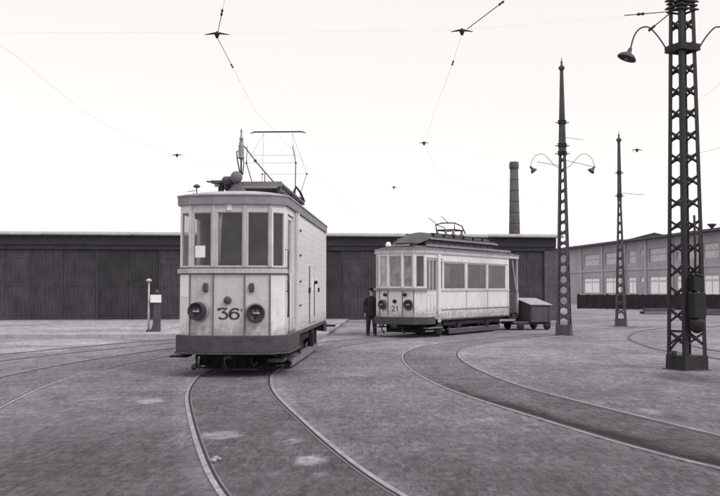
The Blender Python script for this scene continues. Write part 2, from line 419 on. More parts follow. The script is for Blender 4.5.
for key, cl, near in TRACKS:
    d = dist(cl[::2], Xn, Yn)
    s_in = {'A': .45, 'B': .55, 'D': .25, 'C': .2, 'E': .5, 'F': .1}[key]
    inn = np.maximum(inn, s_in*np.clip((.80-d)/.12, 0, 1))
    if key == 'B':      # dirt gathered along the inside of the outer rail
        dr_ = dist(bo[::2], Xn, Yn); inn = np.maximum(inn, np.where(d < .74, 2.6*np.exp(-(dr_/.42)**2)*np.clip((22-Yn)/8, 0, 1)+.6*np.clip((13-Yn)/4, 0, 1), 0))
    k = {'A': 1.0, 'B': .55, 'C': .4, 'E': .3, 'F': .4, 'D': -.5}[key]
    e = np.exp(-((d-.84)/.10)**2)
    wr = np.where(abs(k*e) > abs(wr), k*e, wr)
inner[near_mask] = inn; wear[near_mask] = wr
# light lime/sand stains, dark patches, and shade painted under the nearer tram (world ellipses)
stain = np.zeros(X.shape); dark = np.zeros(X.shape)
def ell(px, py, rx, ry, k, arr, soft=1.0):
    c = at_z(px, py, 0); sx = rx*c.y/F; e = at_z(px, py-ry, 0).y-c.y
    q = ((X-c.x)/sx)**2+((Y-c.y)/e)**2
    arr[:] = np.maximum(arr, k*np.clip((1.25-q)/.7*soft, 0, 1))
for a in [(220,435,21,4,.8),(310,460,14,5,.95),(292,441,9,3,.7),(285,433,10,2,.4),(150,401,12,2.5,.8),(318,474,5,2,.5),(224,448,3,2,.6),
          (70,342,60,3,.5),(30,350,40,3,.35),(340,375,30,2.5,.3),(588,309,22,2.5,.8),(495,420,25,3,.15),(650,411,10,3,.5),(330,331,18,3,.3)]:
    ell(*a, stain)
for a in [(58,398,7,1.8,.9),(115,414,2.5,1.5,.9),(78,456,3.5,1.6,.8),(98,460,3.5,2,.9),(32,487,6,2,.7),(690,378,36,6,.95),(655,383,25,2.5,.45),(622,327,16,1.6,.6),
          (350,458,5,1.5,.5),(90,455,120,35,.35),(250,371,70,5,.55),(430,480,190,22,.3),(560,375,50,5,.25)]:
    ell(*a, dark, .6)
nx, ny = len(xs), len(ys)
me = bpy.data.meshes.new('ground')
me.from_pydata([(float(a), float(b), 0.0) for a, b in zip(X, Y)], [], [(j*nx+i, j*nx+i+1, (j+1)*nx+i+1, (j+1)*nx+i) for j in range(ny-1) for i in range(nx-1)])
ca = me.color_attributes.new('wear', 'FLOAT_COLOR', 'POINT')  # alpha holds the dark patches, including the painted tram shade
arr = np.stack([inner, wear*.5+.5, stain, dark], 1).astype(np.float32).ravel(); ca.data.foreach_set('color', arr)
gr = bpy.data.objects.new('ground', me); COL.objects.link(gr); tag(gr, kind='structure')

def ground_mat(name, base, use_attr=True):
    m = bpy.data.materials.new(name); m.use_nodes = True; n = m.node_tree; L = n.links; p = n.nodes['Principled BSDF']
    p.inputs['Roughness'].default_value = .85; p.inputs['Specular IOR Level'].default_value = .2
    t = n.nodes.new('ShaderNodeTexCoord')
    def noise(sc, det=5, rough=.6, vec=None, dist=0):
        a = n.nodes.new('ShaderNodeTexNoise'); a.inputs['Scale'].default_value = sc; a.inputs['Detail'].default_value = det
        a.inputs['Roughness'].default_value = rough; a.inputs['Distortion'].default_value = dist
        L.new(vec or t.outputs['Object'], a.inputs['Vector']); return a.outputs[0]
    def rng(x, a, b, c, d):
        r = n.nodes.new('ShaderNodeMapRange'); L.new(x, r.inputs[0])
        for i, v in enumerate((a, b, c, d)): r.inputs[i+1].default_value = v
        return r.outputs[0]
    def math_(op, a, b):
        q = n.nodes.new('ShaderNodeMath'); q.operation = op
        for i, v in enumerate((a, b)):
            if isinstance(v, (int, float)): q.inputs[i].default_value = v
            else: L.new(v, q.inputs[i])
        return q.outputs[0]
    big = rng(noise(.22, 6, .7), .35, .65, .74, 1.22)
    mp = n.nodes.new('ShaderNodeMapping'); mp.inputs['Scale'].default_value = (2.6, .8, 1); mp.inputs['Rotation'].default_value = (0,0,R(-8)); L.new(t.outputs['Object'], mp.inputs[0])
    st = rng(noise(1.3, 6, .7, mp.outputs[0], .6), .3, .7, .74, 1.24)
    mid = rng(noise(4.0, 8, .8), .3, .7, .80, 1.20)
    fine = rng(noise(38, 4, .8), .3, .7, .62, 1.38)
    mp2 = n.nodes.new('ShaderNodeMapping'); mp2.inputs['Scale'].default_value = (1, .32, 1); L.new(t.outputs['Object'], mp2.inputs[0])
    clod = rng(noise(13, 6, .8, mp2.outputs[0]), .38, .62, .66, 1.36)
    lump = rng(noise(1.7, 6, .75), .36, .64, .84, 1.15)
    v = math_('MULTIPLY', math_('MULTIPLY', math_('MULTIPLY', math_('MULTIPLY', math_('MULTIPLY', big, st), mid), fine), clod), lump)
    # setts
    br = n.nodes.new('ShaderNodeTexBrick'); br.inputs['Scale'].default_value = 1.0; br.inputs['Brick Width'].default_value = .16; br.inputs['Row Height'].default_value = .22; br.offset = .37; br.squash = .8; br.squash_frequency = 3
    br.inputs['Mortar Size'].default_value = .012; br.inputs['Mortar Smooth'].default_value = .9
    br.inputs['Color1'].default_value = (1,1,1,1); br.inputs['Color2'].default_value = (.76,.76,.76,1); br.inputs['Mortar'].default_value = (.6,.6,.6,1)
    wv = n.nodes.new('ShaderNodeVectorMath'); wv.operation = 'ADD'
    nz = n.nodes.new('ShaderNodeTexNoise'); nz.inputs['Scale'].default_value = 2.5; L.new(t.outputs['Object'], nz.inputs['Vector'])
    vm = n.nodes.new('ShaderNodeVectorMath'); vm.operation = 'SCALE'; vm.inputs[3].default_value = .10; L.new(nz.outputs[1], vm.inputs[0])
    L.new(t.outputs['Object'], wv.inputs[0]); L.new(vm.outputs[0], wv.inputs[1]); L.new(wv.outputs[0], br.inputs['Vector'])
    bwn = n.nodes.new('ShaderNodeRGBToBW'); L.new(br.outputs[0], bwn.inputs[0])
    patch = rng(noise(.35, 3, .5), .42, .58, .30, .85)     # setts show only in patches, elsewhere dust covers them
    sett = math_('ADD', math_('MULTIPLY', math_('SUBTRACT', bwn.outputs[0], 1.0), patch), 1.0)
    v = math_('MULTIPLY', v, sett)
    v = math_('MULTIPLY', v, base)
    # dust plus painted vignette and grazing sheen: paving darker near, lighter far
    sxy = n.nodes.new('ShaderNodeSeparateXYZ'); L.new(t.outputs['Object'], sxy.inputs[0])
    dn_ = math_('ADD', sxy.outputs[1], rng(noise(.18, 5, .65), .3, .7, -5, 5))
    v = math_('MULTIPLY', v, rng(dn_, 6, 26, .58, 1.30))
    if use_attr:
        at_ = n.nodes.new('ShaderNodeAttribute'); at_.attribute_name = 'wear'; sx = n.nodes.new('ShaderNodeSeparateColor'); L.new(at_.outputs['Color'], sx.inputs[0])
        # between the rails: darker smooth asphalt
        v = math_('MULTIPLY', v, math_('SUBTRACT', 1.0, math_('MULTIPLY', math_('MULTIPLY', sx.outputs[0], rng(noise(1.1, 5, .7), .3, .6, .5, 1.3)), .40)))
        v = math_('MAXIMUM', v, .022)
        w_ = math_('SUBTRACT', sx.outputs[1], .5)
        rag = rng(noise(7, 4, .7), .3, .65, .3, 1.5)
        v = math_('ADD', v, math_('MULTIPLY', math_('MULTIPLY', w_, rag), .11))
        rag2 = rng(noise(4, 6, .75), .3, .6, .1, 1.2)
        v = math_('ADD', v, math_('MULTIPLY', math_('MULTIPLY', sx.outputs[2], rag2), .27))
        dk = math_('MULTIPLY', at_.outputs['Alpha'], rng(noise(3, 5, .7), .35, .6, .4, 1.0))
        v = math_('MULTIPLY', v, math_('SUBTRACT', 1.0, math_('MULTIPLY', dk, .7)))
    # broken paper-white specks of rubble and chalk
    vo = n.nodes.new('ShaderNodeTexVoronoi'); vo.inputs['Scale'].default_value = 6; L.new(t.outputs['Object'], vo.inputs['Vector'])
    spk = rng(vo.outputs['Distance'], .045, .09, 1, 0)
    spk = math_('MULTIPLY', spk, rng(noise(.6, 3, .6), .56, .66, 0, 1))
    v = math_('ADD', v, math_('MULTIPLY', spk, .14))
    cm = n.nodes.new('ShaderNodeCombineColor')
    L.new(math_('MULTIPLY', v, 1.01), cm.inputs[0]); L.new(math_('MULTIPLY', v, .940), cm.inputs[1]); L.new(math_('MULTIPLY', v, 1.07), cm.inputs[2])
    L.new(cm.outputs[0], p.inputs['Base Color'])
    h = math_('ADD', math_('MULTIPLY', bwn.outputs[0], patch), math_('MULTIPLY', noise(22, 5, .7), .9))
    bp = n.nodes.new('ShaderNodeBump'); bp.inputs['Strength'].default_value = 1.0; bp.inputs['Distance'].default_value = .05
    L.new(h, bp.inputs['Height']); L.new(bp.outputs[0], p.inputs['Normal'])
    return m
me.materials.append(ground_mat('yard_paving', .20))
M_PAVE = ground_mat('forecourt_paving', .27, False)

# ================================================================== DEPOT AND FORECOURT
ang = math.atan2(3.3, 30)
u_ = Vector((math.cos(ang), math.sin(ang))); D0 = Vector((-18.95, 50.0)) - u_*14
dep = empty('tram_depot', (D0.x, D0.y, 0), ang, 'long low dark boarded tram depot with pale roof edge behind the trams', 'depot')
DL = 44.15; H = 4.78
mb = MB(); mb.seg((0,0), (DL,0), 0, DL, 4.12, 4.62, -.3, 0, M_BAND)
mb.seg((0,0), (DL,0), 0, DL, 3.98, 4.12, -.3, -.06, M_DEPOT)
mb.seg((0,0), (DL,0), 0, DL, 3.86, 3.98, -.3, .02, M_DEPOT)
mb.build('front_beam', dep)
mb = MB(); mb.box(DL-.35, DL-.02, .3, 28, 0, 4.6, M_DEPOT); mb.box(.02, .35, .3, 28, 0, 4.6, M_DEPOT); mb.box(.35, DL-.35, 27.7, 27.98, 0, 4.6, M_DEPOT); mb.seg((0,0), (DL,0), .36, DL-.36, .05, 4.6, -.36, -.31, M_DARK)  # last segment: added dark backing that blocks sky showing through gate gaps
mb.build('wall', dep)
mb = MB(); mb.add([(-.3,-.35,4.64),(DL+.3,-.35,4.64),(DL+.3,28.3,4.64),(-.3,28.3,4.64),(-.3,-.35,4.72),(DL+.3,-.35,4.72),(DL+.3,14,5.0),(DL+.3,28.3,4.72),(-.3,28.3,4.72),(-.3,14,5.0)],
    [(0,3,2,1),(4,5,6,9),(9,6,7,8),(0,1,5,4),(2,3,8,7),(1,2,7,6,5),(3,0,4,9,8)], M_FELT)
mb.build('roof', dep)
mb = MB(); x = -.3
while x < DL+.3:      # the pale roof edge: lengths of flashing, not quite level
    x1 = min(x+random.uniform(4.5, 6.5), DL+.3); dz = random.uniform(-.015, .015)
    mb.box(x, x1-.01, -.40, -.352, 4.66+dz, 4.78+dz, M_EDGE); mb.tube([(x+.02, -.5, 4.62+dz), (x1-.02, -.5, 4.62+dz)], .05, M_FASC); x = x1
mb.build('roof_edge_flashing', dep)
# gates between posts
xg = .4; k = 0
gates = []
edges = []
xcut = [.35]
# joints seen at px 97 (left part); regular gates elsewhere
def on_depot(px):
    tx = (px-360)/F; cc = math.cos(PITCH)
    # ray X = tx/cc * Y at eye level ; D0 + u s
    k_ = tx/cc; return (k_*D0.y - D0.x)/(u_.x - k_*u_.y)
marks = [on_depot(p) for p in (-90, -20, 30, 97, 160, 215, 270, 343, 400, 455, 508, 545)]
marks = [.4]+[m_ for m_ in marks if m_ > 1]+[DL-.02]
for i in range(len(marks)-2):
    a, b = marks[i], marks[i+1]
    pm = MB(); pm.seg((0,0), (DL,0), a-.05, a+.05, 0, 3.86, -.2, -.05, M_DEPOT); pm.build('gate_post', dep)
    g = MB(); wdt2 = (b-a-.10)/2; M_G = (M_DOOR, M_DOOR2, M_DOOR3)[(i*7) % 3]; wdt = wdt2
    for h_ in (0, 1):
        ua = a+.05+h_*wdt2; ub = ua+wdt2-(.008 if h_ == 0 else 0); n_b = max(6, int(wdt/.17)); 
        dd = random.uniform(-.02, .0)
        for q in range(n_b):
            j = random.uniform(-.004, .004)
            g.seg((0,0), (DL,0), ua+(ub-ua)*q/n_b+.003, ua+(ub-ua)*(q+1)/n_b-.003, .06, 3.84, -.11+j+dd, -.07+j+dd, M_G)
        for zz in (.35, 1.9, 3.4): g.seg((0,0), (DL,0), ua+.02, ub-.02, zz, zz+.16, -.072+dd+.006, -.058+dd, M_G)
        g.seg((0,0), (DL,0), ua+.03, ub-.03, .055, 3.835, -.16+dd, -.13+dd, M_DARK)
    g.build('gate', dep)
a = marks[-2]
g = MB(); g.seg((0,0), (DL,0), a-.05, DL, 0, 3.86, -.35, .045, M_PIER); g.build('end_pier', dep)
g = MB(); g.seg((0,0), (DL,0), 0, DL, 0, .06, -.3, -.03, M_STONE); g.build('sill', dep)

# forecourt slab and kerb in front of the depot (left of the first tram)
mb = MB()
f0 = at_z(-60, 334, .12); f1 = at_z(300, 333.6, .12)
E0 = Vector((f0.x-14, f0.y-1.2)); E1 = Vector((f1.x+1, f1.y))
mb.add([(E0.x, E0.y, .12), (E1.x, E1.y, .12), (E1.x+.6, D0.y+u_.y*(E1.x-D0.x)/u_.x+.2, .12), (E0.x, D0.y+u_.y*(E0.x-D0.x)/u_.x+.2, .12),
        (E0.x, E0.y, -.02), (E1.x, E1.y, -.02), (E1.x+.6, 53.2, -.02), (E0.x, 51, -.02)], [(0,1,2,3),(0,4,5,1),(1,5,6,2)], M_PAVE)
tag(mb.build('pavement', recalc=False), kind='structure')
mb = MB(); n_k = 34
for i in range(n_k):
    a = E0.lerp(E1, i/n_k); b = E0.lerp(E1, (i+1)/n_k); dz = random.uniform(-.006, .006)
    mb.seg((a.x, a.y), (b.x, b.y), .008, (b-a).length-.008, -.05, .135+dz, -.26, .012+dz, M_STONE)
tag(mb.build('kerb', bevel=.012), kind='structure')

# post with a mushroom cap, and a short stump with a white plate, standing on the forecourt
pB = at_z(148.5, 331.5, .12); z0 = .12
po = empty('marker_post', (pB.x, pB.y, z0), 0, 'thin pale post with a mushroom cap on the forecourt, left of the white plate', 'post')
mb = MB(); mb.tube([(0,0,0),(0,0,.95),(.0,0,1.0),(0,0,1.95)], [.045,.04,.035,.03], M_TRIM, 10); mb.build('pole', po)
mb = MB(); mb.lathe((0,0,1.9), (0,0,1), [(0,.04),(.03,.08),(.05,.12),(.09,.115),(.13,.06),(.145,.01)], M_TRIM); mb.build('cap', po)
mb = MB(); mb.lathe((0,0,0), (0,0,1), [(0,.10),(.06,.10),(.08,.05)], M_IRON); mb.build('foot', po)
pC = at_z(156.5, 331.5, .12)
po = empty('sign_stump', (pC.x, pC.y, z0), 0, 'short dark timber stump carrying a blank white plate beside the capped post', 'sign post')
mb = MB(); mb.hexa([(-.24,-.12,0),(.14,-.12,0),(.14,.12,0),(-.24,.12,0),(-.13,-.12,.25),(.14,-.12,.22),(.14,.12,.22),(-.13,.12,.25)], M_BOX)
mb.hexa([(-.125,-.118,.24),(.138,-.118,.22),(.138,.118,.22),(-.125,.118,.24),(-.09,-.1,1.45),(.12,-.1,1.45),(.12,.1,1.45),(-.09,.1,1.45)], M_BOX); mb.build('post', po)
mb = MB(); mb.box(-.22, .2, -.15, -.125, 1.12, 1.42, M_SIGN); mb.build('sign_plate', po)
mb = MB(); mb.lathe((.01,0,1.45), (0,0,1), [(0,.06),(.04,.09),(.12,.07),(.18,.02)], M_IRON); mb.build('cap', po)

# ================================================================== CHIMNEY
cp = at(514.5, 236, 150)
ch = empty('factory_chimney', (cp.x, 150, 0), 0, 'tall round brick chimney rising behind the depot roof', 'chimney')
mb = MB(); Hc = at(514, 162, 150).z
mb.lathe((0,0,0), (0,0,1), [(0,1.1),(Hc*.5,.86),(Hc-1.1,.64)], M_BRICK, 24)
for q in range(9): 
    zz = 5+q*(Hc-7)/8.5; rr = 1.1-.46*zz/(Hc-1.1)
    mb.lathe((0,0,zz), (0,0,1), [(0,rr+.005),(.02,rr+.035),(.12,rr+.035),(.14,rr+.005)], M_IRON, 24)
mb.build('shaft', ch)
mb = MB(); mb.lathe((0,0,Hc-1.15), (0,0,1), [(0,.65),(.12,.76),(.9,.76),(1.0,.70),(1.15,.68)], M_BRICK, 24); mb.build('crown', ch)

# ================================================================== FACTORY ON THE RIGHT
FR = Vector((360/F*85*1.0, 85.0)); FL = Vector((215/F*123, 123.0))
uf = (FR-FL).normalized(); nf = Vector((uf.y, -uf.x))
FL2 = FL - uf*10; FR2 = FR + uf*14
fa = empty('factory', (FL2.x, FL2.y, 0), math.atan2(uf.y, uf.x), 'long grey two-storey factory with large windows behind the pylons at right', 'factory')
FLn = (FR2-FL2).length
def on_fact(px):
    k_ = (px-360)/F/math.cos(PITCH); return (k_*FL2.y-FL2.x)/(uf.x-k_*uf.y)
HF = 6.9
P0, P1 = (0, 0), (FLn, 0)
wins = []   # (px0, px1, z0, z1, kind)
for a, b in ((583.5,599),(604.8,620),(627.8,635.5),(649,666),(676,697),(703,718.5),(728,750)):
    wins.append((on_fact(a), on_fact(b)))
ops_lo = [(a, b, 1.2, 3.05) for a, b in wins]; ops_hi = [(a, b, 4.5, 5.95) for a, b in wins]
small = [(on_fact(640), on_fact(643.5))]
mb = MB()
wall(mb, P0, P1, 0, 3.8, sorted(ops_lo+[(a, b, 2.45, 2.95) for a, b in small]), M_FACT, .35)
wall(mb, P0, P1, 3.8, HF, sorted(ops_hi+[(a, b, 5.3, 5.9) for a, b in small]), M_FACT, .35)
mb.box(0, .35, .35, 13, 0, HF, M_FACT); mb.box(FLn-.35, FLn, .35, 13, 0, HF, M_FACT); mb.box(.35, FLn-.35, 12.7, 13, 0, HF, M_FACT)
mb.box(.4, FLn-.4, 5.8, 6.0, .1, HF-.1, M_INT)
mb.build('wall', fa)
for a, b in wins:
    for q in ((a-.9, a-.45),):
        p_ = MB(); p_.seg(P0, P1, q[0], q[1], 0, HF-.1, 0, .16, M_FACT2); p_.build('pilaster', fa)
p_ = MB(); p_.seg(P0, P1, 0, FLn, 3.75, 3.95, 0.0, .09, M_FACT2); p_.build('string_course', fa)
for i, (a, b) in enumerate(wins):
    window(fa, P0, P1, a, b, 1.2, 3.05, M_SASH, G_FACT, fw=.08, d=-.08, th=.1, mullions=(('h', .74, .16), ('v', .5, .07)), label='tall ground-floor window with bright sky painted white into the panes')
    window(fa, P0, P1, a, b, 4.5, 5.95, M_FACT2, G_FACTD, fw=.08, d=-.08, th=.1, mullions=(('h', .55, .06),), label='upper window with dull grey panes')
for a, b in small:
    window(fa, P0, P1, a, b, 2.45, 2.95, M_SASH, G_FACT, fw=.06, d=-.08, th=.1, name='vent_window'); window(fa, P0, P1, a, b, 5.3, 5.9, M_SASH, G_FACTD, fw=.06, d=-.08, th=.1, name='vent_window')
# low pitched roof with deep eaves
mb = MB(); e = .9
mb.add([(-e,-e,HF),(FLn+e,-e,HF),(FLn+e,13+e,HF),(-e,13+e,HF),(-e,-e,HF+.22),(FLn+e,-e,HF+.22),(FLn+e,13+e,HF+.22),(-e,13+e,HF+.22),(6,6.5,HF+1.0),(FLn-6,6.5,HF+1.0)],
    [(0,3,2,1),(0,1,5,4),(1,2,6,5),(2,3,7,6),(3,0,4,7),(4,5,9,8),(5,6,9),(6,7,8,9),(7,4,8)], M_FROOF); mb.build('roof', fa)
for px, hgt in ((702,.6),(718,.7)):
    s_ = on_fact(px); v_ = MB(); v_.lathe((s_, 1.0, HF+.2), (0,0,1), [(0,.14),(hgt*.5,.14),(hgt*.6,.18),(hgt,.42),(hgt+.08,.42)], M_IRON, 12); v_.build('roof_vent', fa)
# gable of a second shed behind it
gp = at(655, 233, 118)
ga = empty('gabled_shed', (gp.x, 118, 0), R(-28), 'gabled factory shed whose low ridge peaks above the grey factory roof', 'shed')
mb = MB(); Hg = gp.z; zE = Hg-1.45
mb.add([(-6.2,0,0),(3.4,0,0),(3.4,16,0),(-6.2,16,0),(-6.2,0,zE),(3.4,0,zE+.55),(3.4,16,zE+.55),(-6.2,16,zE),(0,0,Hg-.1),(0,16,Hg-.1)],
    [(0,1,5,8,4),(2,3,7,9,6),(0,4,7,3),(1,2,6,5)], M_FACT); mb.build('wall', ga)
mb = MB(); 
for (xa, za, xb, zb) in ((-6.9, zE-.16, 0, Hg), (0, Hg, 4.0, zE+.42)):
    mb.hexa([(xa,-.4,za-.12),(xb,-.4,zb-.12),(xb,16.4,zb-.12),(xa,16.4,za-.12),(xa,-.4,za+.04),(xb,-.4,zb+.04),(xb,16.4,zb+.04),(xa,16.4,za+.04)], M_FROOF)
mb.build('roof', ga)

# dark board fence in front of the factory
fa0 = at_z(577, 308.6, 0); fb0 = at_z(735, 311.2, 0); ff0 = Vector((fa0.x, fa0.y)); ff1 = Vector((fb0.x, fb0.y)); uu = (ff1-ff0).normalized()
ff1 = ff1+uu*14; Lf = (ff1-ff0).length
fe = empty('board_fence', (ff0.x, ff0.y, 0), math.atan2(uu.y, uu.x), 'low dark board fence running along the yard below the factory windows', 'fence')
mb = MB(); x = 0
while x < Lf:
    wd = random.uniform(.16, .24); dz = random.uniform(-.03, .03); j = random.uniform(-.02, .02)
    mb.box(x+.004, x+wd-.004, j, j+.035, .03, 1.22+dz+.16*x/Lf, M_FENCE); x += wd
mb.box(0, Lf, .045, .10, .35, .47, M_FENCE); mb.box(0, Lf, .045, .10, .95, 1.07, M_FENCE)
mb.box(0, Lf, .11, .13, .03, 1.15, M_FENCE)
mb.build('boards', fe)
for q in range(11):
    p_ = MB(); xq = q*(Lf-.2)/10; p_.box(xq, xq+.14, .132, .26, 0, 1.3, M_FENCE); p_.build('post', fe)
# stacks of old timber lying along the fence
for i, (px, py, ln, lb) in enumerate(((658, 314.0, 2.3, 'low pile of old timbers by the fence, left of the near pylon'), (705, 315, 3.2, 'dark timber pile by the fence right of the near pylon'))):
    c = at_z(px, py, 0); ts = empty('timber_pile', (c.x, c.y, 0), R(4), lb, 'timber pile', 'timber piles along the fence')
    for q in range(7):
        t_ = MB(); l_ = ln*random.uniform(.8, 1.0); yy = (q % 4)*.26-.4; zz = .02+(q//4)*.2
        t_.box(-l_/2, l_/2, yy, yy+.22, zz, zz+.17, M_BOARD if (q == 0 and i == 0) else M_WOOD); o = t_.build('beam', ts, bevel=.01); o.rotation_euler = (0,0,R(random.uniform(-3,3)))

# ================================================================== LATTICE PYLONS
def pylon(px, basepy, yaw, base_w, top_w, z_solid, z_top, label, lamps=None, arms=(), pitch=.5, worn=False, plinth=.3, leg=.085, top_s=None):
    c = at_z(px, basepy, 0); mt = M_POLE2 if worn else M_POLE
    t = empty('lattice_pylon', (c.x, c.y, 0), yaw, label, 'pylon', 'lattice pylons of the tram yard')
    zb = z_solid if z_solid else z_top
    def hw(z): return (base_w+(top_w-base_w)*min(1, z/zb))/2
    for sx in (-1, 1):
        for sy in (-1, 1):
            l = MB()
            # angle iron: two flats meeting at the corner
            b0, b1 = hw(0), hw(zb); g = leg; th = .014
            for (ax) in (0, 1):
                q = []
                for z, h in ((plinth*.2, b0), (zb, b1)):
                    x0, y0 = sx*h, sy*h
                    if ax == 0: pts = [(x0, y0), (x0-sx*g, y0), (x0-sx*g, y0-sy*th), (x0, y0-sy*th)]
                    else: pts = [(x0, y0-sy*th*1.2), (x0-sx*th, y0-sy*th*1.2), (x0-sx*th, y0-sy*g), (x0, y0-sy*g)]
                    q += [(a, b, z) for a, b in pts]
                l.hexa(q, mt)
            l.build('leg', t)
    # lacing on the four faces
    z = plinth+.12; k = 0
    faces = ((0,-1),(1,0),(0,1),(-1,0))
    while z < zb-pitch*.4:
        for fi, (nx_, ny_) in enumerate(faces):
            lc = MB(); h0, h1 = hw(z)-.02, hw(z+pitch)-.02; off = .016
            tx_, ty_ = -ny_, nx_
            def P(s_, zz, h): return (nx_*(h+off-.02)+tx_*s_*(h-.02), ny_*(h+off-.02)+ty_*s_*(h-.02), zz)
            hx = min(.11, pitch*.22)*(1.3 if z < 2.4 else 1)
            zc = z+pitch*.5
            hm = (h0+h1)/2
            # an X-knot with short straps, as riveted lattice columns have
            up = (nx_, ny_, 0)
            lc.bar(P(-1, zc-hx, hm), P(1, zc+hx, hm), .008, .048, mt, up=(0,0,1)); lc.bar(P(-1, zc+hx, hm), P(1, zc-hx, hm), .008, .050, mt, up=(0,0,1))
            cpt = Vector(P(0, zc, hm)); lc.lathe(cpt-Vector((nx_,ny_,0))*.010, (nx_,ny_,0), [(0,.045),(.02,.045)], mt, 10)
            lc.build('lacing', t)
        z += pitch; k += 1
    b = MB(); w0 = hw(0)+.018; w1 = hw(plinth)+.018
    b.hexa([(-w0,-w0,0),(w0,-w0,0),(w0,w0,0),(-w0,w0,0),(-w1,-w1,plinth),(w1,-w1,plinth),(w1,w1,plinth),(-w1,w1,plinth)], mt)
    b.box(-w0-.05, w0+.05, -w0-.05, w0+.05, -.05, .02, M_BUMP); b.build('plinth', t)
    if z_solid:
        s_ = MB(); a = hw(zb)+.012; c2 = (top_s or top_w*.7)/2
        s_.hexa([(-a,-a,zb-.05),(a,-a,zb-.05),(a,a,zb-.05),(-a,a,zb-.05),(-c2,-c2,z_top-.55),(c2,-c2,z_top-.55),(c2,c2,z_top-.55),(-c2,c2,z_top-.55)], mt)
        s_.build('mast_head', t)
        f_ = MB(); f_.lathe((0,0,z_top-.56), (0,0,1), [(0,c2*1.1),(.06,c2*1.5),(.10,c2*2.1),(.16,c2*2.1),(.20,c2*1.3),(.26,c2*.7),(.32,.035),(.36,.05),(.40,.02),(.56,.005)], mt, 12); f_.build('finial', t)
    for zc in arms:
        r_ = MB(); h = (hw(zc) if zc < zb else hw(zb)-(zc-zb)*.012)+.022
        for dz in (0, .09): r_.strip([(-h,-h),(h,-h),(h,h),(-h,h)], zc+dz, zc+dz+.04, -.01, .02, M_DARK, closed=True)
        ca_, sa_ = math.cos(-yaw), math.sin(-yaw)
        for s2 in (-1, 1): r_.bar((s2*h*.8*ca_, s2*h*.8*sa_, zc+.05), (s2*(h*1.3+.1)*ca_, s2*(h*1.3+.1)*sa_, zc+.05), .03, .03, M_DARK)
        r_.build('collar', t)
    if lamps:
        zl, reach, rise, sz, tilt = lamps
        ca_, sa_ = math.cos(-yaw), math.sin(-yaw)
        for s2 in (-1, 1):
            h = hw(min(zl, zb))*1.25
            def Q(x, z, y=0): return Vector((s2*x*ca_ - y*sa_, s2*x*sa_ + y*ca_, z))
            prof = [(h*.7,0),(h+.10,.02),(h+reach*.22,.10*rise/.36+.02),(h+reach*.34,rise*.62),(h+reach*.5,rise*.93),(h+reach*.63,rise),(h+reach*.78,rise*.9),(h+reach*.9,rise*.62),(h+reach*.97,rise*.25),(h+reach*1.0,.0)]
            pts = [Q(a, zl+b) for a, b in prof]
            sm = []
            P_ = [pts[0]*2-pts[1]]+pts+[pts[-1]*2-pts[-2]]
            for i in range(1, len(P_)-2):
                for kk in range(4):
                    tt = kk/4; a, b, c3, d = P_[i-1:i+3]; sm.append(.5*((2*b)+(c3-a)*tt+(2*a-5*b+4*c3-d)*tt*tt+(3*b-a-3*c3+d)*tt**3))
            sm.append(P_[-2])
            a_ = MB(); a_.tube(sm, .018 if sz > .15 else .010, M_IRON, 8, up=Q(0, 0, 1)-Q(0, 0))
            arm = a_.build('lamp_arm', t)
            e_ = sm[-1]; ax = Q(math.sin(tilt), -math.cos(tilt)) - Q(0, 0)
            s_ = MB(); s_.lathe(e_+Vector((0,0,.02)), ax, [(0,.03),(.03,.045),(.10,.05),(.13,sz*.42),(.17,sz*.75),(.22,sz*.95),(.26,sz),(.262,sz*.9),(.22,sz*.8),(.19,sz*.5),(.18,.02)], M_IRON, 20)
            sh = s_.build('lamp_shade', arm)
            bl = MB(); cb = e_+ax.normalized()*.235; bl.ball(cb, sz*.22, M_CERAM, 10); bl.build('lamp_bulb', arm)
    return t, c

YN = R(-68)
cN = at_z(687, 369.5, 0); ZLN = at(670, 49, cN.y).z; ZAN = at(670, 11, cN.y).z
NEAR, cN = pylon(687, 369.5, YN, .60, .33, None, 10.4, 'nearest lattice pylon, tall and black, at the right edge with a dark switch box', lamps=(ZLN, .90, at(641,27,cN.y).z-ZLN, .215, R(22)), arms=(ZAN-.02, ZAN+.16), pitch=.5, plinth=.32, leg=.10)
ml = MB(); h = .22
ml.strip([(-h,-h),(h,-h),(h,h),(-h,h)], ZLN-.07, ZLN+.08, -.01, .05, M_DARK, closed=True); ml.build('lamp_clamp', NEAR)
# switch gear bolted to the right face
def NL(x, z, y=0):      # x across the picture, y away, in the pylon's own frame
    c_, s_ = math.cos(-YN), math.sin(-YN); return Vector((x*c_-y*s_, x*s_+y*c_, z))
sw = MB()
sw.box(.30, .52, -.22, .10, 1.15, 1.70, M_DARK); sw.box(.30, .46, -.16, .10, 1.74, 2.10, M_DARK)
sw.lathe((.40,-.06,.82), (0,0,1), [(0,.04),(.06,.15),(.26,.17),(.32,.12),(.34,.04)], M_DARK)
sw.tube([(.36,-.05,2.1),(.34,-.02,2.5),(.30,.0,3.4)], .028, M_DARK); sw.tube([(.34,.10,2.1),(.33,.12,2.6),(.28,.14,2.9)], .03, M_DARK)
for q in range(14): sw.bar((.28+random.uniform(0,.2), random.uniform(-.2,.15), random.uniform(.9,2.4)), (.28+random.uniform(0,.25), random.uniform(-.2,.15), random.uniform(.9,2.4)), .04, .05, M_DARK)
sw.build('switch_box', NEAR, bevel=.02)
sw = MB()
sw.bar((-.25,-.275,.4),(.25,-.275,.85),.02,.05,M_DARK); sw.bar((-.27,-.275,.85),(.27,-.275,.85),.02,.05,M_DARK); sw.build('tie_plate', NEAR)
sw = MB(); sw.box(-.12,.02,-.36,-.29,.30,.42,M_IRON); sw.lathe((-.05,-.38,.36),(0,-1,0),[(0,.04),(.05,.03)],M_IRON,8); sw.build('foot_bracket', NEAR)
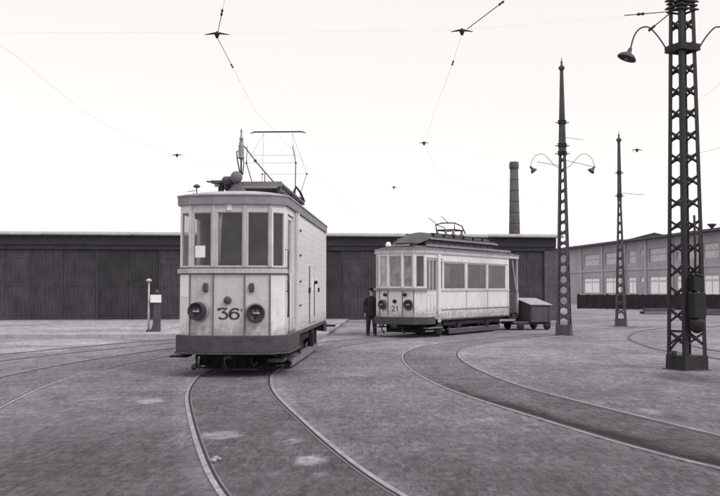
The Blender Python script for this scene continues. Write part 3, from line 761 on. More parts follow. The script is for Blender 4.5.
cM = at_z(564, 335.2, 0); ZM = lambda y: at(566, y, cM.y).z
MID, cM = pylon(564, 335.2, R(-22), .52, .235, ZM(152), ZM(57), 'tall lattice pylon with a spiked cap and two small lamps, beside the depot corner', lamps=(ZM(167), 1.08, ZM(154)-ZM(167), .135, R(-38)), arms=(ZM(155), ZM(147), ZM(124)), pitch=.40, worn=True, plinth=.40, leg=.07, top_s=.115)
cF = at_z(621, 326, 0); ZF = lambda y: at(621, y, cF.y).z
FAR, cF = pylon(621, 326, R(-23), .48, .17, ZF(200), ZF(131), 'slimmest and farthest lattice pylon, in front of the grey factory', arms=(ZF(197), ZF(174)), pitch=.42, worn=True, plinth=.35, leg=.07, top_s=.12)

# ================================================================== OVERHEAD WIRES
ZW = 6.15
def wire(pts, r, label, name='contact_wire', cat='wire', group=None):
    P_ = [Vector(p) for p in pts]; sm = []
    for i in range(len(P_)-1):
        for k in range(6):
            t = k/6; q = P_[i].lerp(P_[i+1], t); L_ = (P_[i+1]-P_[i]).length; q.z -= 4*t*(1-t)*L_*L_*.0004; sm.append(q)
    sm.append(P_[-1])
    root = empty(name, P_[0], 0, label, cat, group)
    mb = MB(); mb.tube([q-P_[0] for q in sm], r, M_WIRE, 5); mb.build('wire', root)
    return root
def insulator(root, a, b, r=.02, m=None):
    o = root.location; a = Vector(a)-o; b = Vector(b)-o; L_ = (b-a).length
    mb = MB(); mb.lathe(a, b-a, [(0,.008),(L_*.1,r*.6),(L_*.25,r),(L_*.4,r*.6),(L_*.6,r*.6),(L_*.75,r),(L_*.9,r*.6),(L_,.008)], m or M_DARK, 8); mb.build('insulator', root)
def hanger(px, py, wdt, label, tilt=0.0, yaw=0):
    c = at_z(px, py, ZW); r_ = empty('wire_hanger', c, yaw, label, 'hanger', 'hangers of the contact wires')
    mb = MB()
    mb.tube([(-wdt/2, 0, .02-tilt), (-wdt*.25, 0, .035-tilt/2), (0,0,.05), (wdt*.25, 0, .035+tilt/2), (wdt/2, 0, .02+tilt)], [.006,.014,.022,.014,.006], M_DARK, 8); mb.build('yoke', r_)
    mb = MB(); mb.lathe((0,0,-.04), (0,0,1), [(0,.02),(.03,.03),(.06,.045),(.10,.03),(.12,.01)], M_DARK, 10); mb.build('clamp', r_)
    return r_, c
# contact wire of the first tram's track
wa = [at_z(248,-120,ZW), at_z(222,12,ZW), at_z(217,37,ZW), at_z(233,68,ZW), at_z(256,113,ZW), at_z(275,131,ZW), Vector((-2.0,32,ZW)), Vector((-1.0,41,ZW-.2)), Vector((.5,51.8,4.75))]
W1 = wire(wa, .0022, 'thin contact wire running above the nearer tram', group='contact wires')
insulator(W1, wa[1].lerp(wa[2], -.1), wa[1].lerp(wa[2], .16)); insulator(W1, wa[3].lerp(wa[2], .0), wa[3].lerp(wa[2], .14))
mb = MB(); mb.tube([wa[1]-wa[0], wa[2]-wa[0], wa[3]-wa[0]], .006, M_DARK, 6); mb.build('strap', W1)
hanger(217, 36, .43, 'large wire hanger high above the left of the nearer tram')
wb = [at_z(560,-90,ZW), at_z(503,2,ZW), at_z(462,33,ZW), at_z(452.5,64,ZW), at_z(434,112,ZW), at_z(425,144,ZW), at_z(437,170,ZW), Vector((3.9,38.7,ZW)), Vector((8,46,ZW)), Vector((13,60,ZW))]
W2 = wire(wb, .0018, 'thin contact wire bending towards the farther tram', group='contact wires')
insulator(W2, wb[1].lerp(wb[2], -.02), wb[1].lerp(wb[2], .10)); insulator(W2, wb[3].lerp(wb[2], -.06), wb[3].lerp(wb[2], .12), .02)
mb = MB(); mb.tube([wb[1]-wb[0], wb[1].lerp(wb[2], .85)-wb[0]], .007, M_DARK, 6); mb.build('strap', W2)
hanger(462, 33, .38, 'large wire hanger high in the sky between the two trams', tilt=.0)
wc = [Vector((a, b, ZW)) for a, b in spline([(p.x, p.y) for p in (at_z(-60,10,ZW), at_z(15,55,ZW), at_z(75,105,ZW), at_z(130,138,ZW), at_z(177,156,ZW), Vector((-4.2,36,ZW)), Vector((-1.5,44,ZW)), Vector((0,52,ZW)))], 2.5)]
wire(wc, .0016, 'thin contact wire slanting down across the left sky', group='contact wires')
hanger(177, 156, .36, 'small wire hanger left of the nearer tram roof')
hanger(424, 144, .26, 'small wire hanger above the right half of the sky centre')
hanger(394, 188, .24, 'small wire hanger just above the depot roof, left of the farther tram')
hanger(637, 151, .34, 'small wire hanger beside the farthest pylon')
# span wires to the pylons
def world(t, p): return t.matrix_basis @ Vector(p)
nt_ = Vector((cN.x-.1, cN.y, ZAN)); mt_ = Vector((cM.x, cM.y, ZM(166))); ft_ = Vector((cF.x, cF.y, ZF(193)))
s1 = wire([nt_, at_z(462,33,ZW)+Vector((0,0,.06)), at_z(217,36,ZW)+Vector((0,0,.06)), at_z(-40,38,ZW)+Vector((0,0,.1))], .0006, 'span wire from the near pylon across to the left edge', 'span_wire', 'span wire', 'span wires')
a = nt_; b = at_z(462,33,ZW)+Vector((0,0,.06)); insulator(s1, a.lerp(b, .19), a.lerp(b, .235), .035)
mb = MB(); mb.tube([(0,0,0), a.lerp(b,.3)-a], .010, M_DARK, 6); mb.build('strap', s1)
# tie from the pylon down to the lamp arm
tie = MB(); pa_ = NL(-.2, ZAN); q1 = at(648.7, 30, cN.y); pb_ = NL(q1.x-cN.x, q1.z-.02); pc_ = pb_.lerp(pa_, .25)
tie.tube([pa_, pb_], .014, M_DARK, 6); tie.tube([pc_, pb_], .028, M_DARK, 8)
tie.build('lamp_tie', NEAR)
s2 = wire([mt_, at_z(424,144,ZW), at_z(177,156,ZW), at_z(-50,165,ZW)], .0006, 'span wire from the spiked pylon over the nearer tram', 'span_wire', 'span wire', 'span wires')
mb = MB(); d_ = (at_z(424,144,ZW)-mt_); mb.tube([(0,0,0), d_*.22], .009, M_DARK, 6); mb.build('strap', s2)
p1 = at(592,166.5,35); s3 = wire([mt_+Vector((0,0,.25)), p1, at(735,120,31)], .0006, 'span wire from the spiked pylon towards the right edge', 'span_wire', 'span wire', 'span wires')
mb = MB(); mb.tube([(0,0,0), p1-mt_-Vector((0,0,.25))], .010, M_DARK, 6); mb.build('strap', s3)
p2 = at(583,140,35.6); s4 = wire([Vector((cM.x, cM.y, ZM(137))), p2, at(640,151,40)], .0010, 'upper span wire at the spiked pylon', 'span_wire', 'span wire', 'span wires')
mb = MB(); mb.tube([(0,0,0), p2-Vector((cM.x, cM.y, ZM(137)))], .008, M_DARK, 6); mb.build('strap', s4)
p3 = at(645,195,44); s5 = wire([ft_, p3, at(740,205,40)], .0006, 'span wire leaving the farthest pylon to the right', 'span_wire', 'span wire', 'span wires')
mb = MB(); mb.tube([(0,0,0), p3-ft_], .011, M_DARK, 6); mb.build('strap', s5)
wire([at(690,155,21), at(712,150,20), at(760,138,18)], .003, 'short span wire right of the near pylon, below its lamps', 'span_wire', 'span wire', 'span wires')
wire([at(690,108,21), at(735,72,20)], .0016, 'stay wire rising from the near pylon to the right edge', 'span_wire', 'span wire', 'span wires')

# ================================================================== WHEELS AND LAMPS OF THE TRAMS
def wheelset(par, x, y, r, tread=.11):
    wl = MB(); s_ = 1 if x > 0 else -1
    wl.lathe((x-s_*.06, y, r), (s_,0,0), [(0,r+.025),(.025,r+.025),(.03,r),(tread,r-.005),(tread,r-.06),(tread-.03,r-.08),(tread-.03,.12),(tread+.03,.10),(tread+.05,.05)], M_IRON, 28)
    return wl.build('wheel', par)
def headlamp(par, c, r, n=(0,-1,0), depth=.16, label=None):
    c = Vector(c); n = Vector(n).normalized()
    b = MB(); b.lathe(c-n*.01, n, [(0,r*.8),(.02,r),(.07,r),(.085,r*.9)], M_FASC, 28)
    o = b.build('headlamp', par); b2 = MB(); b2.lathe(c+n*.07, n, [(0,r*.86),(.02,r*.88),(depth-.07,r*.88),(depth-.05,r*.86),(depth-.045,r*.74),(depth-.07,r*.7)], M_HEAD, 28); b2.build('drum', o)
    g = MB(); g.lathe(c+n*(depth-.03), n, [(0,r*.72),(.02,r*.5),(.04,r*.25),(.045,.01)], M_LENS, 24); g.build('lens', o)
    k = MB(); x_ = n.cross(Vector((0,0,1))).normalized()
    k.bar(c+n*(depth+.03)-x_*r*.38, c+n*(depth+.03)+x_*r*.25, .02, .022, M_TRIM); k.bar(c+n*(depth+.02)+Vector((0,0,r*.55)), c+n*(depth+.02)-Vector((0,0,r*.6)), .02, .02, M_DARK)
    k.build('lamp_guard', o)
    if label: lab(o, label)
    return o

# ================================================================== TRAM 36
T1 = empty('tram', (-2.645, 19.2, 0), R(-2.7), 'nearer boxy white tram numbered 36 with a windowless plank-sided body', 'tram')
LA = [(-1.10,10.1),(-1.10,2.5),(-1.09,.38),(-.82,.10),(-.32,0),(.32,0),(.82,.10),(1.09,.38),(1.10,2.5),(1.10,10.1),(.70,10.42),(-.70,10.42)]
ZB, ZT = .80, 3.52
body = MB()
def Ls(i): return (Vector(LA[(i+1) % 12])-Vector(LA[i])).length
zf0, zf1 = 2.24, 3.34
cab_win = []   # (segment, u0, u1)
# left side of main body (seg 0), left cab side (seg 1)
wall(body, LA[0], LA[1], ZB, ZT, [], M_WHITE)
wall(body, LA[1], LA[2], ZB, ZT, [(.35, Ls(1)-.12, zf0, zf1)], M_WHITE); cab_win.append((1, .35, Ls(1)-.12))
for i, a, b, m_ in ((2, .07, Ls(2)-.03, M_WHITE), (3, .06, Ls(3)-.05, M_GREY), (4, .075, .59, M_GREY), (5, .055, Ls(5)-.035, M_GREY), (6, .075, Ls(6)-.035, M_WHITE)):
    wall(body, LA[i], LA[i+1], ZB, ZT, [(a, b, zf0, zf1)], m_); cab_win.append((i, a, b))
# right cab side with doorway
dL = Ls(7)
wall(body, LA[7], LA[8], ZB, ZT, [(.40, 1.42, ZB, zf1+.02)], M_WHITE)
wall(body, LA[8], LA[9], ZB, ZT, [], M_WHITE)
for i in (9, 10, 11): wall(body, LA[i], LA[(i+1) % 12], ZB, ZT, [], M_WHITE)
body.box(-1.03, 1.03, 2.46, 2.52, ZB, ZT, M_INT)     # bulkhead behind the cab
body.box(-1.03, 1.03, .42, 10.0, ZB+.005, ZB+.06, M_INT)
bo1 = body.build('body', T1)
for i, a, b in cab_win:
    o = window(T1, LA[i], LA[i+1], a, b, zf0, zf1, M_TRIM, G_CAB, fw=.022 if i == 3 else .016, mullions=())
    if i == 3:
        lab(o, 'front window with a sheet of white paper behind the glass')
        pp = MB(); pp.seg(LA[3], LA[4], .10, .32, 2.42, 2.66, -.026, -.022, M_SIGN); pp.build('paper_notice', o)
    if i == 4:
        cu = MB()
        for q in range(5): cu.tube([(-.315+.075+.018+q*.016-.0*q, .075+.012*(q % 2), zf1-.02), (-.24+q*.013, .08, 3.0), (-.235+q*.009, .08+.01*(q % 2), 2.7), (-.23+q*.006, .085, 2.3)], [.012,.011,.01,.009], M_CURT, 6)
        cu.build('curtain', o)
# cab door
dr = MB(); dr.seg(LA[7], LA[8], .42, 1.40, ZB+.02, 2.12, -.075, -.035, M_WHITE)
dr.seg(LA[7], LA[8], .42, .52, 2.12, zf1, -.075, -.035, M_WHITE); dr.seg(LA[7], LA[8], 1.30, 1.40, 2.12, zf1, -.075, -.035, M_WHITE); dr.seg(LA[7], LA[8], .52, 1.30, zf1-.08, zf1, -.075, -.035, M_WHITE)
dr.seg(LA[7], LA[8], .88, .94, ZB+.04, 2.1, -.036, -.022, M_SEAM)
door = dr.build('cab_door', T1)
gp_ = MB(); gp_.seg(LA[7], LA[8], .52, 1.30, 2.12, zf1-.08, -.058, -.055, G_CAB); gp_.build('pane', door)
hh = MB(); hh.tube([(1.075,.72,1.95),(1.11,.72,1.93),(1.12,.72,1.5),(1.11,.74,1.2),(1.075,.74,1.18)], .014, M_DARK, 6); hh.build('grab_handle', T1)
hh = MB(); hh.tube([(1.09,.47,2.6),(1.14,.47,2.58),(1.14,.48,1.75),(1.09,.48,1.72)], .012, M_DARK, 6); hh.build('grab_handle', T1)
# corner pillar between cab and box body
cpil = MB(); cpil.seg(LA[7], LA[8], 1.55, 1.82, ZB, ZT, .0, .035, M_TRIM); cpil.seg(LA[7], LA[8], 1.90, 2.12, ZB-.02, ZT, .0, .05, M_WHITE); cpil.build('corner_pillar', T1)
cpil = MB(); cpil.seg(LA[1], LA[2], .0, .3, ZB, ZT, .0, .05, M_WHITE); cpil.build('corner_pillar', T1)
# belt rail, seams
FP = LA[1:9]
FPf = [(-1.09,1.2)]+LA[2:8]+[(1.09,.75)]
bl = MB(); bl.strip(FPf, 2.10, 2.19, .0, .05, M_TRIM); bl.strip(FPf, 2.19, 2.225, .0, .02, M_SEAM); bl.strip(FPf, 2.075, 2.10, 0, .018, M_SEAM); bl.build('belt_rail', T1)
for i in (3, 4, 5, 6):
    s_ = MB(); x_, y_ = LA[i]; s_.box(x_-.014, x_+.014, y_-.022, y_+.02, ZB+.03, 2.075, M_SEAM); s_.build('seam_strip', T1)
s_ = MB(); s_.strip(FPf, ZB-.005, ZB+.045, .0, .015, M_SEAM); s_.build('dash_foot_strip', T1)
for i in (3, 4, 5, 6):       # post mouldings between the front windows
    s_ = MB(); x_, y_ = LA[i]; s_.box(x_-.03, x_+.03, y_-.022, y_+.02, 2.226, ZT-.02, M_TRIM); s_.build('window_post', T1)
s_ = MB(); s_.box(-.05, .05, -.02, .01, 3.37, 3.50, M_PAPER); s_.build('class_plate', T1)
# white end panel patches on the left bevel dash
s_ = MB(); s_.seg(LA[2], LA[3], .03, Ls(2)-.04, 1.62, 2.07, 0, .006, M_SIGN); lab(s_.build('bevel_patch', T1), 'brighter white patch on the left corner')
# bumper
bp_ = MB(); BPp = [(-1.10,2.2)]+LA[2:8]+[(1.10,2.35)]
bp_.strip(BPp, .50, .84, .0, .075, M_BUMP); bp_.strip(BPp, .46, .50, .0, .11, M_BUMP); bp_.build('bumper', T1, bevel=.012)
bp_ = MB(); bp_.strip([(1.10,9.6),(.72,10.44),(-.72,10.44),(-1.10,9.6)], .50, .78, .0, .09, M_BUMP); bp_.box(.95, 1.42, 10.0, 10.12, .62, .68, M_DARK); bp_.build('rear_bumper', T1)
# fascia and roof
rp = LA
fs = MB(); fs.strip(rp, 3.50, 3.68, -.02, .055, M_FASC, closed=True); fs.strip(rp, 3.675, 3.705, -.04, .075, M_ROOF, closed=True); fs.build('roof_fascia', T1)
rf = MB(); rings = []
O = offset(rp, .06, True)
# resample outline more finely
OO = []
for i in range(12):
    a = Vector(O[i]); b = Vector(O[(i+1) % 12]); n_ = max(1, int((b-a).length/.5))
    for k in range(n_): OO.append(a.lerp(b, k/n_))
vsr = []; K = 6
for k in range(K+1):
    t = k/K
    for p in OO:
        sy = min(max(p.y, 1.3), 9.2); q = p.lerp(Vector((0, sy)), t); vsr.append((q.x, q.y, 3.70+.17*(1-(1-t)**2)))
n_ = len(OO); rf.add(vsr, [(k*n_+i, k*n_+(i+1) % n_, (k+1)*n_+(i+1) % n_, (k+1)*n_+i) for k in range(K) for i in range(n_)], M_ROOF, True); rf.build('roof', T1)
# plank side on the right: boards with joints, double doors, hinges
side = MB(); zz = ZB+.02; q = 0
a0, a1 = .12, Ls(8)-.25
while zz < ZT-.04:
    z2 = min(zz+.148, ZT-.02); j = random.uniform(0, .004)
    side.seg(LA[8], LA[9], a0, a1, zz+.0015, z2-.0015, .0, .012+j*.6, M_WHITE); zz = z2; q += 1
o = side.build('plank_side', T1); lab(o, 'white plank cladding on the long side')
side = MB(); zz = ZB+.02
while zz < ZT-.04:
    z2 = min(zz+.148, ZT-.02); side.seg(LA[0], LA[1], .25, Ls(0)-.12, zz+.003, z2-.003, .0, .018, M_WHITE); zz = z2
o = side.build('plank_side', T1)
for ua, ub in ((2.55, 3.60), (3.62, 4.67)):
    d_ = MB(); d_.seg(LA[8], LA[9], ua, ub, ZB+.12, 2.35, .022, .040, M_WHITE); d_.seg(LA[8], LA[9], ua-.01, ua+.005, ZB+.1, 2.36, .02, .042, M_SEAM)
    d_.seg(LA[8], LA[9], ua, ub, 2.35, 2.36, .02, .042, M_TRIM); dd = d_.build('side_door', T1)
    k = MB(); k.seg(LA[8], LA[9], ua+.35, ua+.7, 1.72, 2.08, .041, .048, M_PAPER); lab(k.build('door_plate', dd), 'small white plate on the door')
k = MB(); k.seg(LA[8], LA[9], 3.58, 3.63, 1.05, 1.95, .04, .06, M_IRON); k.ball((1.19, LA[8][1]+3.61, 1.95), .05, M_DARK); k.build('door_bolt', T1)
for uu_, z_ in ((2.4,1.75),(4.85,1.75)):
    k = MB(); k.seg(LA[8], LA[9], uu_, uu_+.14, z_-.06, z_+.06, .02, .06, M_DARK); k.build('door_stop', T1)
for z_ in (3.12, 2.55, 1.95, 1.4):
    k = MB(); k.seg(LA[8], LA[9], .02, .42, z_-.02, z_+.02, .02, .055, M_DARK); k.build('hinge', T1)
k = MB(); k.seg(LA[8], LA[9], a0, a1, ZB-.06, ZB+.02, -.05, .03, M_WOOD); k.seg(LA[0], LA[1], .1, 7.4, ZB-.06, ZB+.02, -.05, .03, M_WOOD); k.build('sole_bar', T1)
k = MB(); k.seg(LA[8], LA[9], a1+.02, Ls(8), ZB, ZT, .0, .03, M_WHITE); k.build('corner_pillar', T1)
# lamps, brackets and number
n5 = (Vector(LA[6])-Vector(LA[5])).normalized(); nR = (n5.y, -n5.x, 0); n3 = (Vector(LA[4])-Vector(LA[3])).normalized(); nL = (n3.y, -n3.x, 0)
headlamp(T1, (-.60,.055,1.335), .205, nL, .20, 'left round headlamp'); headlamp(T1, (.53,.042,1.30), .205, nR, .20, 'right round headlamp')
k = MB(); k.lathe((-.02,.01,1.555), (0,-1,0), [(0,.05),(.02,.075),(.07,.078),(.085,.06),(.09,.0)], M_IRON, 18); k.build('tail_lamp', T1)
for x_, y_ in ((-.48,.03), (.46,.03)):
    k = MB(); k.box(x_-.04, x_+.04, y_-.05, y_+.01, 1.72, 1.90, M_IRON); k.box(x_-.055, x_+.055, y_-.062, y_-.05, 1.74, 1.86, M_IRON); k.build('lamp_bracket', T1)
text_at('number_36', T1, [(G3,1),(G6,1)], (-.215, -.0, 1.175), (1,0,0), (0,-1,0), .195, .215, .035, .050)
mb = MB(); mb.bar((.262,-.004,1.385), (.252,-.004,1.325), .02, .008, M_NUM); mb.build('number_tick', T1)
# roof equipment
g = MB(); g.lathe((-.03,1.05,3.74), (0,0,1), [(0,.24),(.06,.25),(.14,.20),(.20,.13),(.28,.08)], M_IRON, 20); g.build('lamp_base', T1)
g = MB(); g.ball((-.05,1.05,4.165), .132, M_BOXG, 18, (1,1,1.03)); g.build('roof_lamp', T1)
g = MB(); g.lathe((-.12,1.15,4.10), (-1,.1,0), [(0,.09),(.12,.105),(.22,.10),(.26,.05)], M_IRON, 16); g.build('horn_drum', T1)
g = MB(); g.box(-.62,-.16,1.1,1.4,4.06,4.11,M_IRON); g.box(-.44,-.36,1.15,1.3,3.8,4.06,M_DARK); g.box(-.30,-.20,1.15,1.3,3.8,4.06,M_DARK); g.box(-.55,-.1,1.1,1.4,3.78,3.82,M_DARK); g.bar((-.62,1.2,4.08),(-.72,1.2,4.10),.06,.03,M_DARK); g.build('bell_bracket', T1)
g = MB(); g.box(-.93,-.62,.75,.95,3.755,3.80,M_IRON); g.tube([(-.86,.85,3.8),(-.86,.85,3.93)],.012,M_IRON); g.lathe((-.86,.85,3.92),(0,0,1),[(0,.03),(.02,.08),(.05,.07),(.08,.02)],M_IRON,12); g.tube([(-.86,.85,3.87),(-1.05,.85,3.84)],.008,M_IRON,5); g.build('air_valve', T1)
# lightning arrester on thin stays
g = MB(); g.tube([(.0,1.35,4.2),(.0,1.35,4.62)], .022, M_IRON); g.tube([(-.02,1.35,4.25),(-.09,1.35,4.62),(-.10,1.35,4.76),(.0,1.35,4.80)], .014, M_IRON, 6)
g.tube([(.03,1.35,4.25),(.06,1.35,4.5),(.03,1.35,4.66)], .012, M_IRON, 6); g.build('arrester_stay', T1)
g = MB(); prof = [(0,.05),(.02,.075)]
for q in range(6): prof += [(.04+q*.05,.072),(.055+q*.05,.05)]
prof += [(.36,.05),(.40,.03),(.42,.045),(.46,.045),(.48,.02),(.60,.015),(.61,.025),(.66,.008)]
g.lathe((.0,1.35,4.60), (0,0,1), prof, M_CERAM, 14); g.build('arrester', T1)
g = MB(); g.tube([(.06,1.4,4.88),(.30,1.7,4.55),(.62,2.1,4.16)], .013, M_IRON, 6); g.ball((.26,1.65,4.60), .035, M_IRON); g.tube([(.44,1.87,4.38),(.44,1.87,4.14)], .010, M_IRON, 6); g.build('cable', T1)
# roof rack (resistor frame): side boards, front board, slats and legs, boxes below
g = MB(); x0, x1, y0, y1 = -.62, .86, 1.55, 6.3
g.box(x0, x1, y0, y0+.05, 4.02, 4.13, M_BOARD); g.box(x0, x1, y1-.05, y1, 4.02, 4.12, M_BOARD)
for xx in (x0, x1-.14): g.box(xx, xx+.14, y0+.052, y1-.052, 4.07, 4.11, M_BOARD)
for q in range(9): yy = y0+.35+q*.5; g.box(x0+.142, x1-.142, yy, yy+.09, 4.06, 4.10, M_BOARD)
g.build('roof_rack', T1)
for q in range(3):
    for xx in (x0+.05, x1-.11):
        yy = y0+.15+q*2.1; l = MB(); l.box(xx, xx+.06, yy, yy+.06, 3.74, 4.068, M_IRON); l.build('rack_leg', T1)
for q in range(3):
    r_ = MB(); yy = y0+.25+q*1.5; r_.box(x0+.22, x1-.16, yy, yy+1.2, 3.86, 3.99, M_DARK)
    for k in range(9): r_.box(x0+.2, x1-.14, yy+.05+k*.13, yy+.09+k*.13, 3.85, 4.01, M_IRON)
    r_.build('resistor_box', T1)
# pantograph
pg = MB(); yc = 7.3
pg.box(-.62, .62, yc-.8, yc-.74, 4.10, 4.16, M_DARK); pg.box(-.62, .62, yc+.74, yc+.8, 4.10, 4.16, M_DARK); pg.box(-.62, -.56, yc-.74, yc+.74, 4.11, 4.15, M_DARK); pg.box(.56, .62, yc-.74, yc+.74, 4.11, 4.15, M_DARK)
pg.tube([(.45,yc-.9,4.15),(.60,yc-.7,4.55),(.70,yc-.5,4.40),(.78,yc-.3,4.18)], .03, M_DARK); pg.tube([(.5,yc-.6,4.2),(.75,yc-.5,4.25)], .05, M_DARK)
for sx in (-.5, .5):
    for sy in (-.7, .7): pg.lathe((sx, yc+sy, 3.86), (0,0,1), [(0,.05),(.05,.07),(.10,.05),(.15,.07),(.2,.05),(.25,.03)], M_CERAM, 10)
pa = pg.build('pantograph_base', T1)
ar = MB(); ht = 6.14; hk = 5.12
for sx in (-1, 1):
    ar.tube([(sx*.52, yc-.3, 4.2), (sx*.66, yc-1.35, hk)], .013, M_IRON, 6); ar.tube([(sx*.66, yc-1.35, hk), (sx*.40, yc, ht)], .004, M_WIRE, 5)
    ar.tube([(sx*.52, yc+.3, 4.2), (sx*.66, yc+1.5, hk+.05)], .009, M_IRON, 6); ar.tube([(sx*.66, yc+1.5, hk+.05), (sx*.40, yc, ht)], .004, M_WIRE, 5)
    ar.ball((sx*.66, yc-1.35, hk), .03, M_IRON); ar.ball((sx*.66, yc+1.5, hk+.05), .03, M_IRON)
    ar.tube([(sx*.66, yc-1.35, hk), (sx*.60, yc-1.6, hk+.42)], .01, M_IRON, 5)
ar.tube([(-.66, yc-1.35, hk), (.66, yc-1.35, hk)], .004, M_WIRE, 5); ar.tube([(-.6, yc-.98, hk+.26), (.6, yc-.98, hk+.26)], .004, M_WIRE, 5); ar.tube([(-.66, yc+1.5, hk+.05), (.66, yc+1.5, hk+.05)], .004, M_WIRE, 5)
ar.build('pantograph_frame', T1)
ar = MB(); ar.tube([(-.78,yc,ht+.0),(-.66,yc,ht+.035),(.66,yc,ht+.035),(.78,yc,ht-.0)], [.012,.02,.02,.012], M_DARK, 8); ar.build('contact_bar', T1)
g = MB(); g.lathe((.5,9.9,3.75),(0,0,1),[(0,.04),(.15,.03),(.2,.05),(.26,.02)],M_IRON,10); g.build('tail_lamp_socket', T1)
# running gear
for y_ in (3.6, 6.8):
    for x_ in (-.78, .78): wheelset(T1, x_, y_, .39)
    ax = MB(); ax.tube([(-.9,y_,.39),(.9,y_,.39)], .06, M_DARK); ax.build('axle', T1)
for s_ in (-1, 1):
    tr = MB(); xf = s_*.98
    tr.box(min(xf,xf-s_*.06), max(xf,xf-s_*.06), 2.5, 8.0, .50, .64, M_DARK)
    for y_ in (3.6, 6.8):
        tr.box(min(xf-.02,xf+.02)-.06, max(xf-.02,xf+.02)+.06, y_-.16, y_+.16, .24, .56, M_DARK)
        for q in range(5): tr.box(xf-.05, xf+.05, y_-.45+q*.06, y_+.45-q*.06, .68-q*.0+q*.0-.03*q+.03, .705-.03*q+.03, M_DARK)
        tr.bar((xf,y_-.55,.62),(xf,y_-.2,.3),.05,.05,M_DARK); tr.bar((xf,y_+.55,.62),(xf,y_+.2,.3),.05,.05,M_DARK)
    tr.box(xf-.05, xf+.05, 2.5, 2.62, .2, .8, M_DARK); tr.box(xf-.05, xf+.05, 7.9, 8.0, .2, .8, M_DARK); tr.box(xf-.04, xf+.04, 2.95, 3.05, .3, .8, M_DARK)
    tr.build('truck_frame', T1)
    gd = MB(); gd.box(min(s_*1.0,s_*1.04), max(s_*1.0,s_*1.04), 2.0, 8.3, .07, .20, M_BOARD); gd.box(min(s_*.9,s_*1.04), max(s_*.9,s_*1.04), 2.0, 8.3, .202, .225, M_BOARD)
    gd.build('guard_board', T1)
uf_ = MB(); uf_.box(-.85, .85, .6, 9.6, .62, .78, M_DARK); uf_.box(-.5, .5, 4.3, 6.1, .25, .60, M_DARK); uf_.box(-.75, -.2, 2.0, 3.0, .38, .62, M_DARK); uf_.lathe((.1,2.2,.5), (1,0,0), [(0,.05),(.04,.14),(.6,.14),(.64,.05)], M_DARK)
uf_.lathe((-.85,1.4,.48), (1,0,0), [(0,.04),(.03,.11),(.5,.11),(.53,.04)], M_DARK); uf_.box(.15,.8,.9,1.2,.36,.5,M_DARK)
for q in range(60):      # rods, levers, hangers and pipes of the brake gear
    x_ = random.uniform(-.85,.8); y_ = random.uniform(.7, 2.6); a_ = Vector((x_, y_, random.uniform(.25,.6))); b_ = a_+Vector((random.uniform(-.3,.3), random.uniform(-.3,.3), random.uniform(-.3,.1)))
    b_.z = max(b_.z, .09); uf_.bar(a_, b_, random.uniform(.02,.06), random.uniform(.02,.08), M_DARK)
uf_.box(-.8,.75,1.5,1.56,.10,.5,M_DARK); uf_.box(-.55,.5,1.05,1.12,.09,.42,M_DARK); uf_.box(-.7,.2,.8,1.0,.30,.48,M_DARK); uf_.box(.62,.95,1.15,1.85,.22,.30,M_BOARD)
uf_.build('underframe', T1)
lg = MB()       # slatted lifeguard under the front
for q in range(7): lg.bar((-.82,1.0+q*.04,.12+q*.055), (.62,1.0+q*.04,.12+q*.055), .035, .03, M_DARK)
for q in range(8): xq = -.8+q*.2; lg.bar((xq,.97,.10), (xq,1.26,.50), .03, .03, M_DARK)
lg.bar((-.1,.9,.09),(.45,.95,.09),.03,.03,M_IRON); lg.build('lifeguard', T1)
cpn = MB(); cpn.box(-.08, .08, .0, .6, .38, .46, M_DARK); cpn.lathe((0,.02,.36), (0,0,1), [(0,.07),(.03,.09),(.11,.09),(.13,.07)], M_DARK, 14); cpn.tube([(-.05,-.15,.4),(-.05,-.2,.25),(.0,-.16,.16)], .03, M_DARK); cpn.build('coupler', T1)
hk_ = MB(); hk_.tube([(-.66,.2,.52),(-.68,.12,.38),(-.66,.08,.28),(-.74,.08,.20)], .03, M_DARK); hk_.ball((-.72,.08,.20), .06, M_DARK); hk_.ball((-.62,.08,.22), .05, M_DARK); hk_.build('air_hose', T1)
hk_ = MB(); hk_.tube([(.45,.2,.5),(.43,.1,.34),(.5,.08,.22),(.56,.1,.3)], .022, M_DARK); hk_.build('air_hose', T1)
st_ = MB(); st_.box(-1.34,-.98,.55,1.05,.36,.40,M_DARK); st_.box(-1.02,-.98,.6,.66,.4,.6,M_DARK); st_.box(-1.02,-.98,.95,1.0,.4,.6,M_DARK); st_.build('cab_step', T1)
st_ = MB(); st_.box(.98,1.26,.75,1.5,.36,.40,M_IRON); st_.box(.98,1.02,.8,.86,.4,.6,M_DARK); st_.box(.98,1.02,1.4,1.46,.4,.6,M_DARK); st_.build('cab_step', T1)
dp = MB(); dp.seg(LA[7], LA[8], .42, 1.4, ZB-.02, ZB+.10, .0, .05, M_SEAM); dp.build('door_sill', T1)
cs = MB(); cs.box(-.45,-.15,.5,.8,ZB+.06,1.9,M_DARK); cs.lathe((-.3,.65,1.9),(0,0,1),[(0,.14),(.06,.14),(.08,.05),(.12,.04)],M_IRON); cs.build('controller_stand', T1)

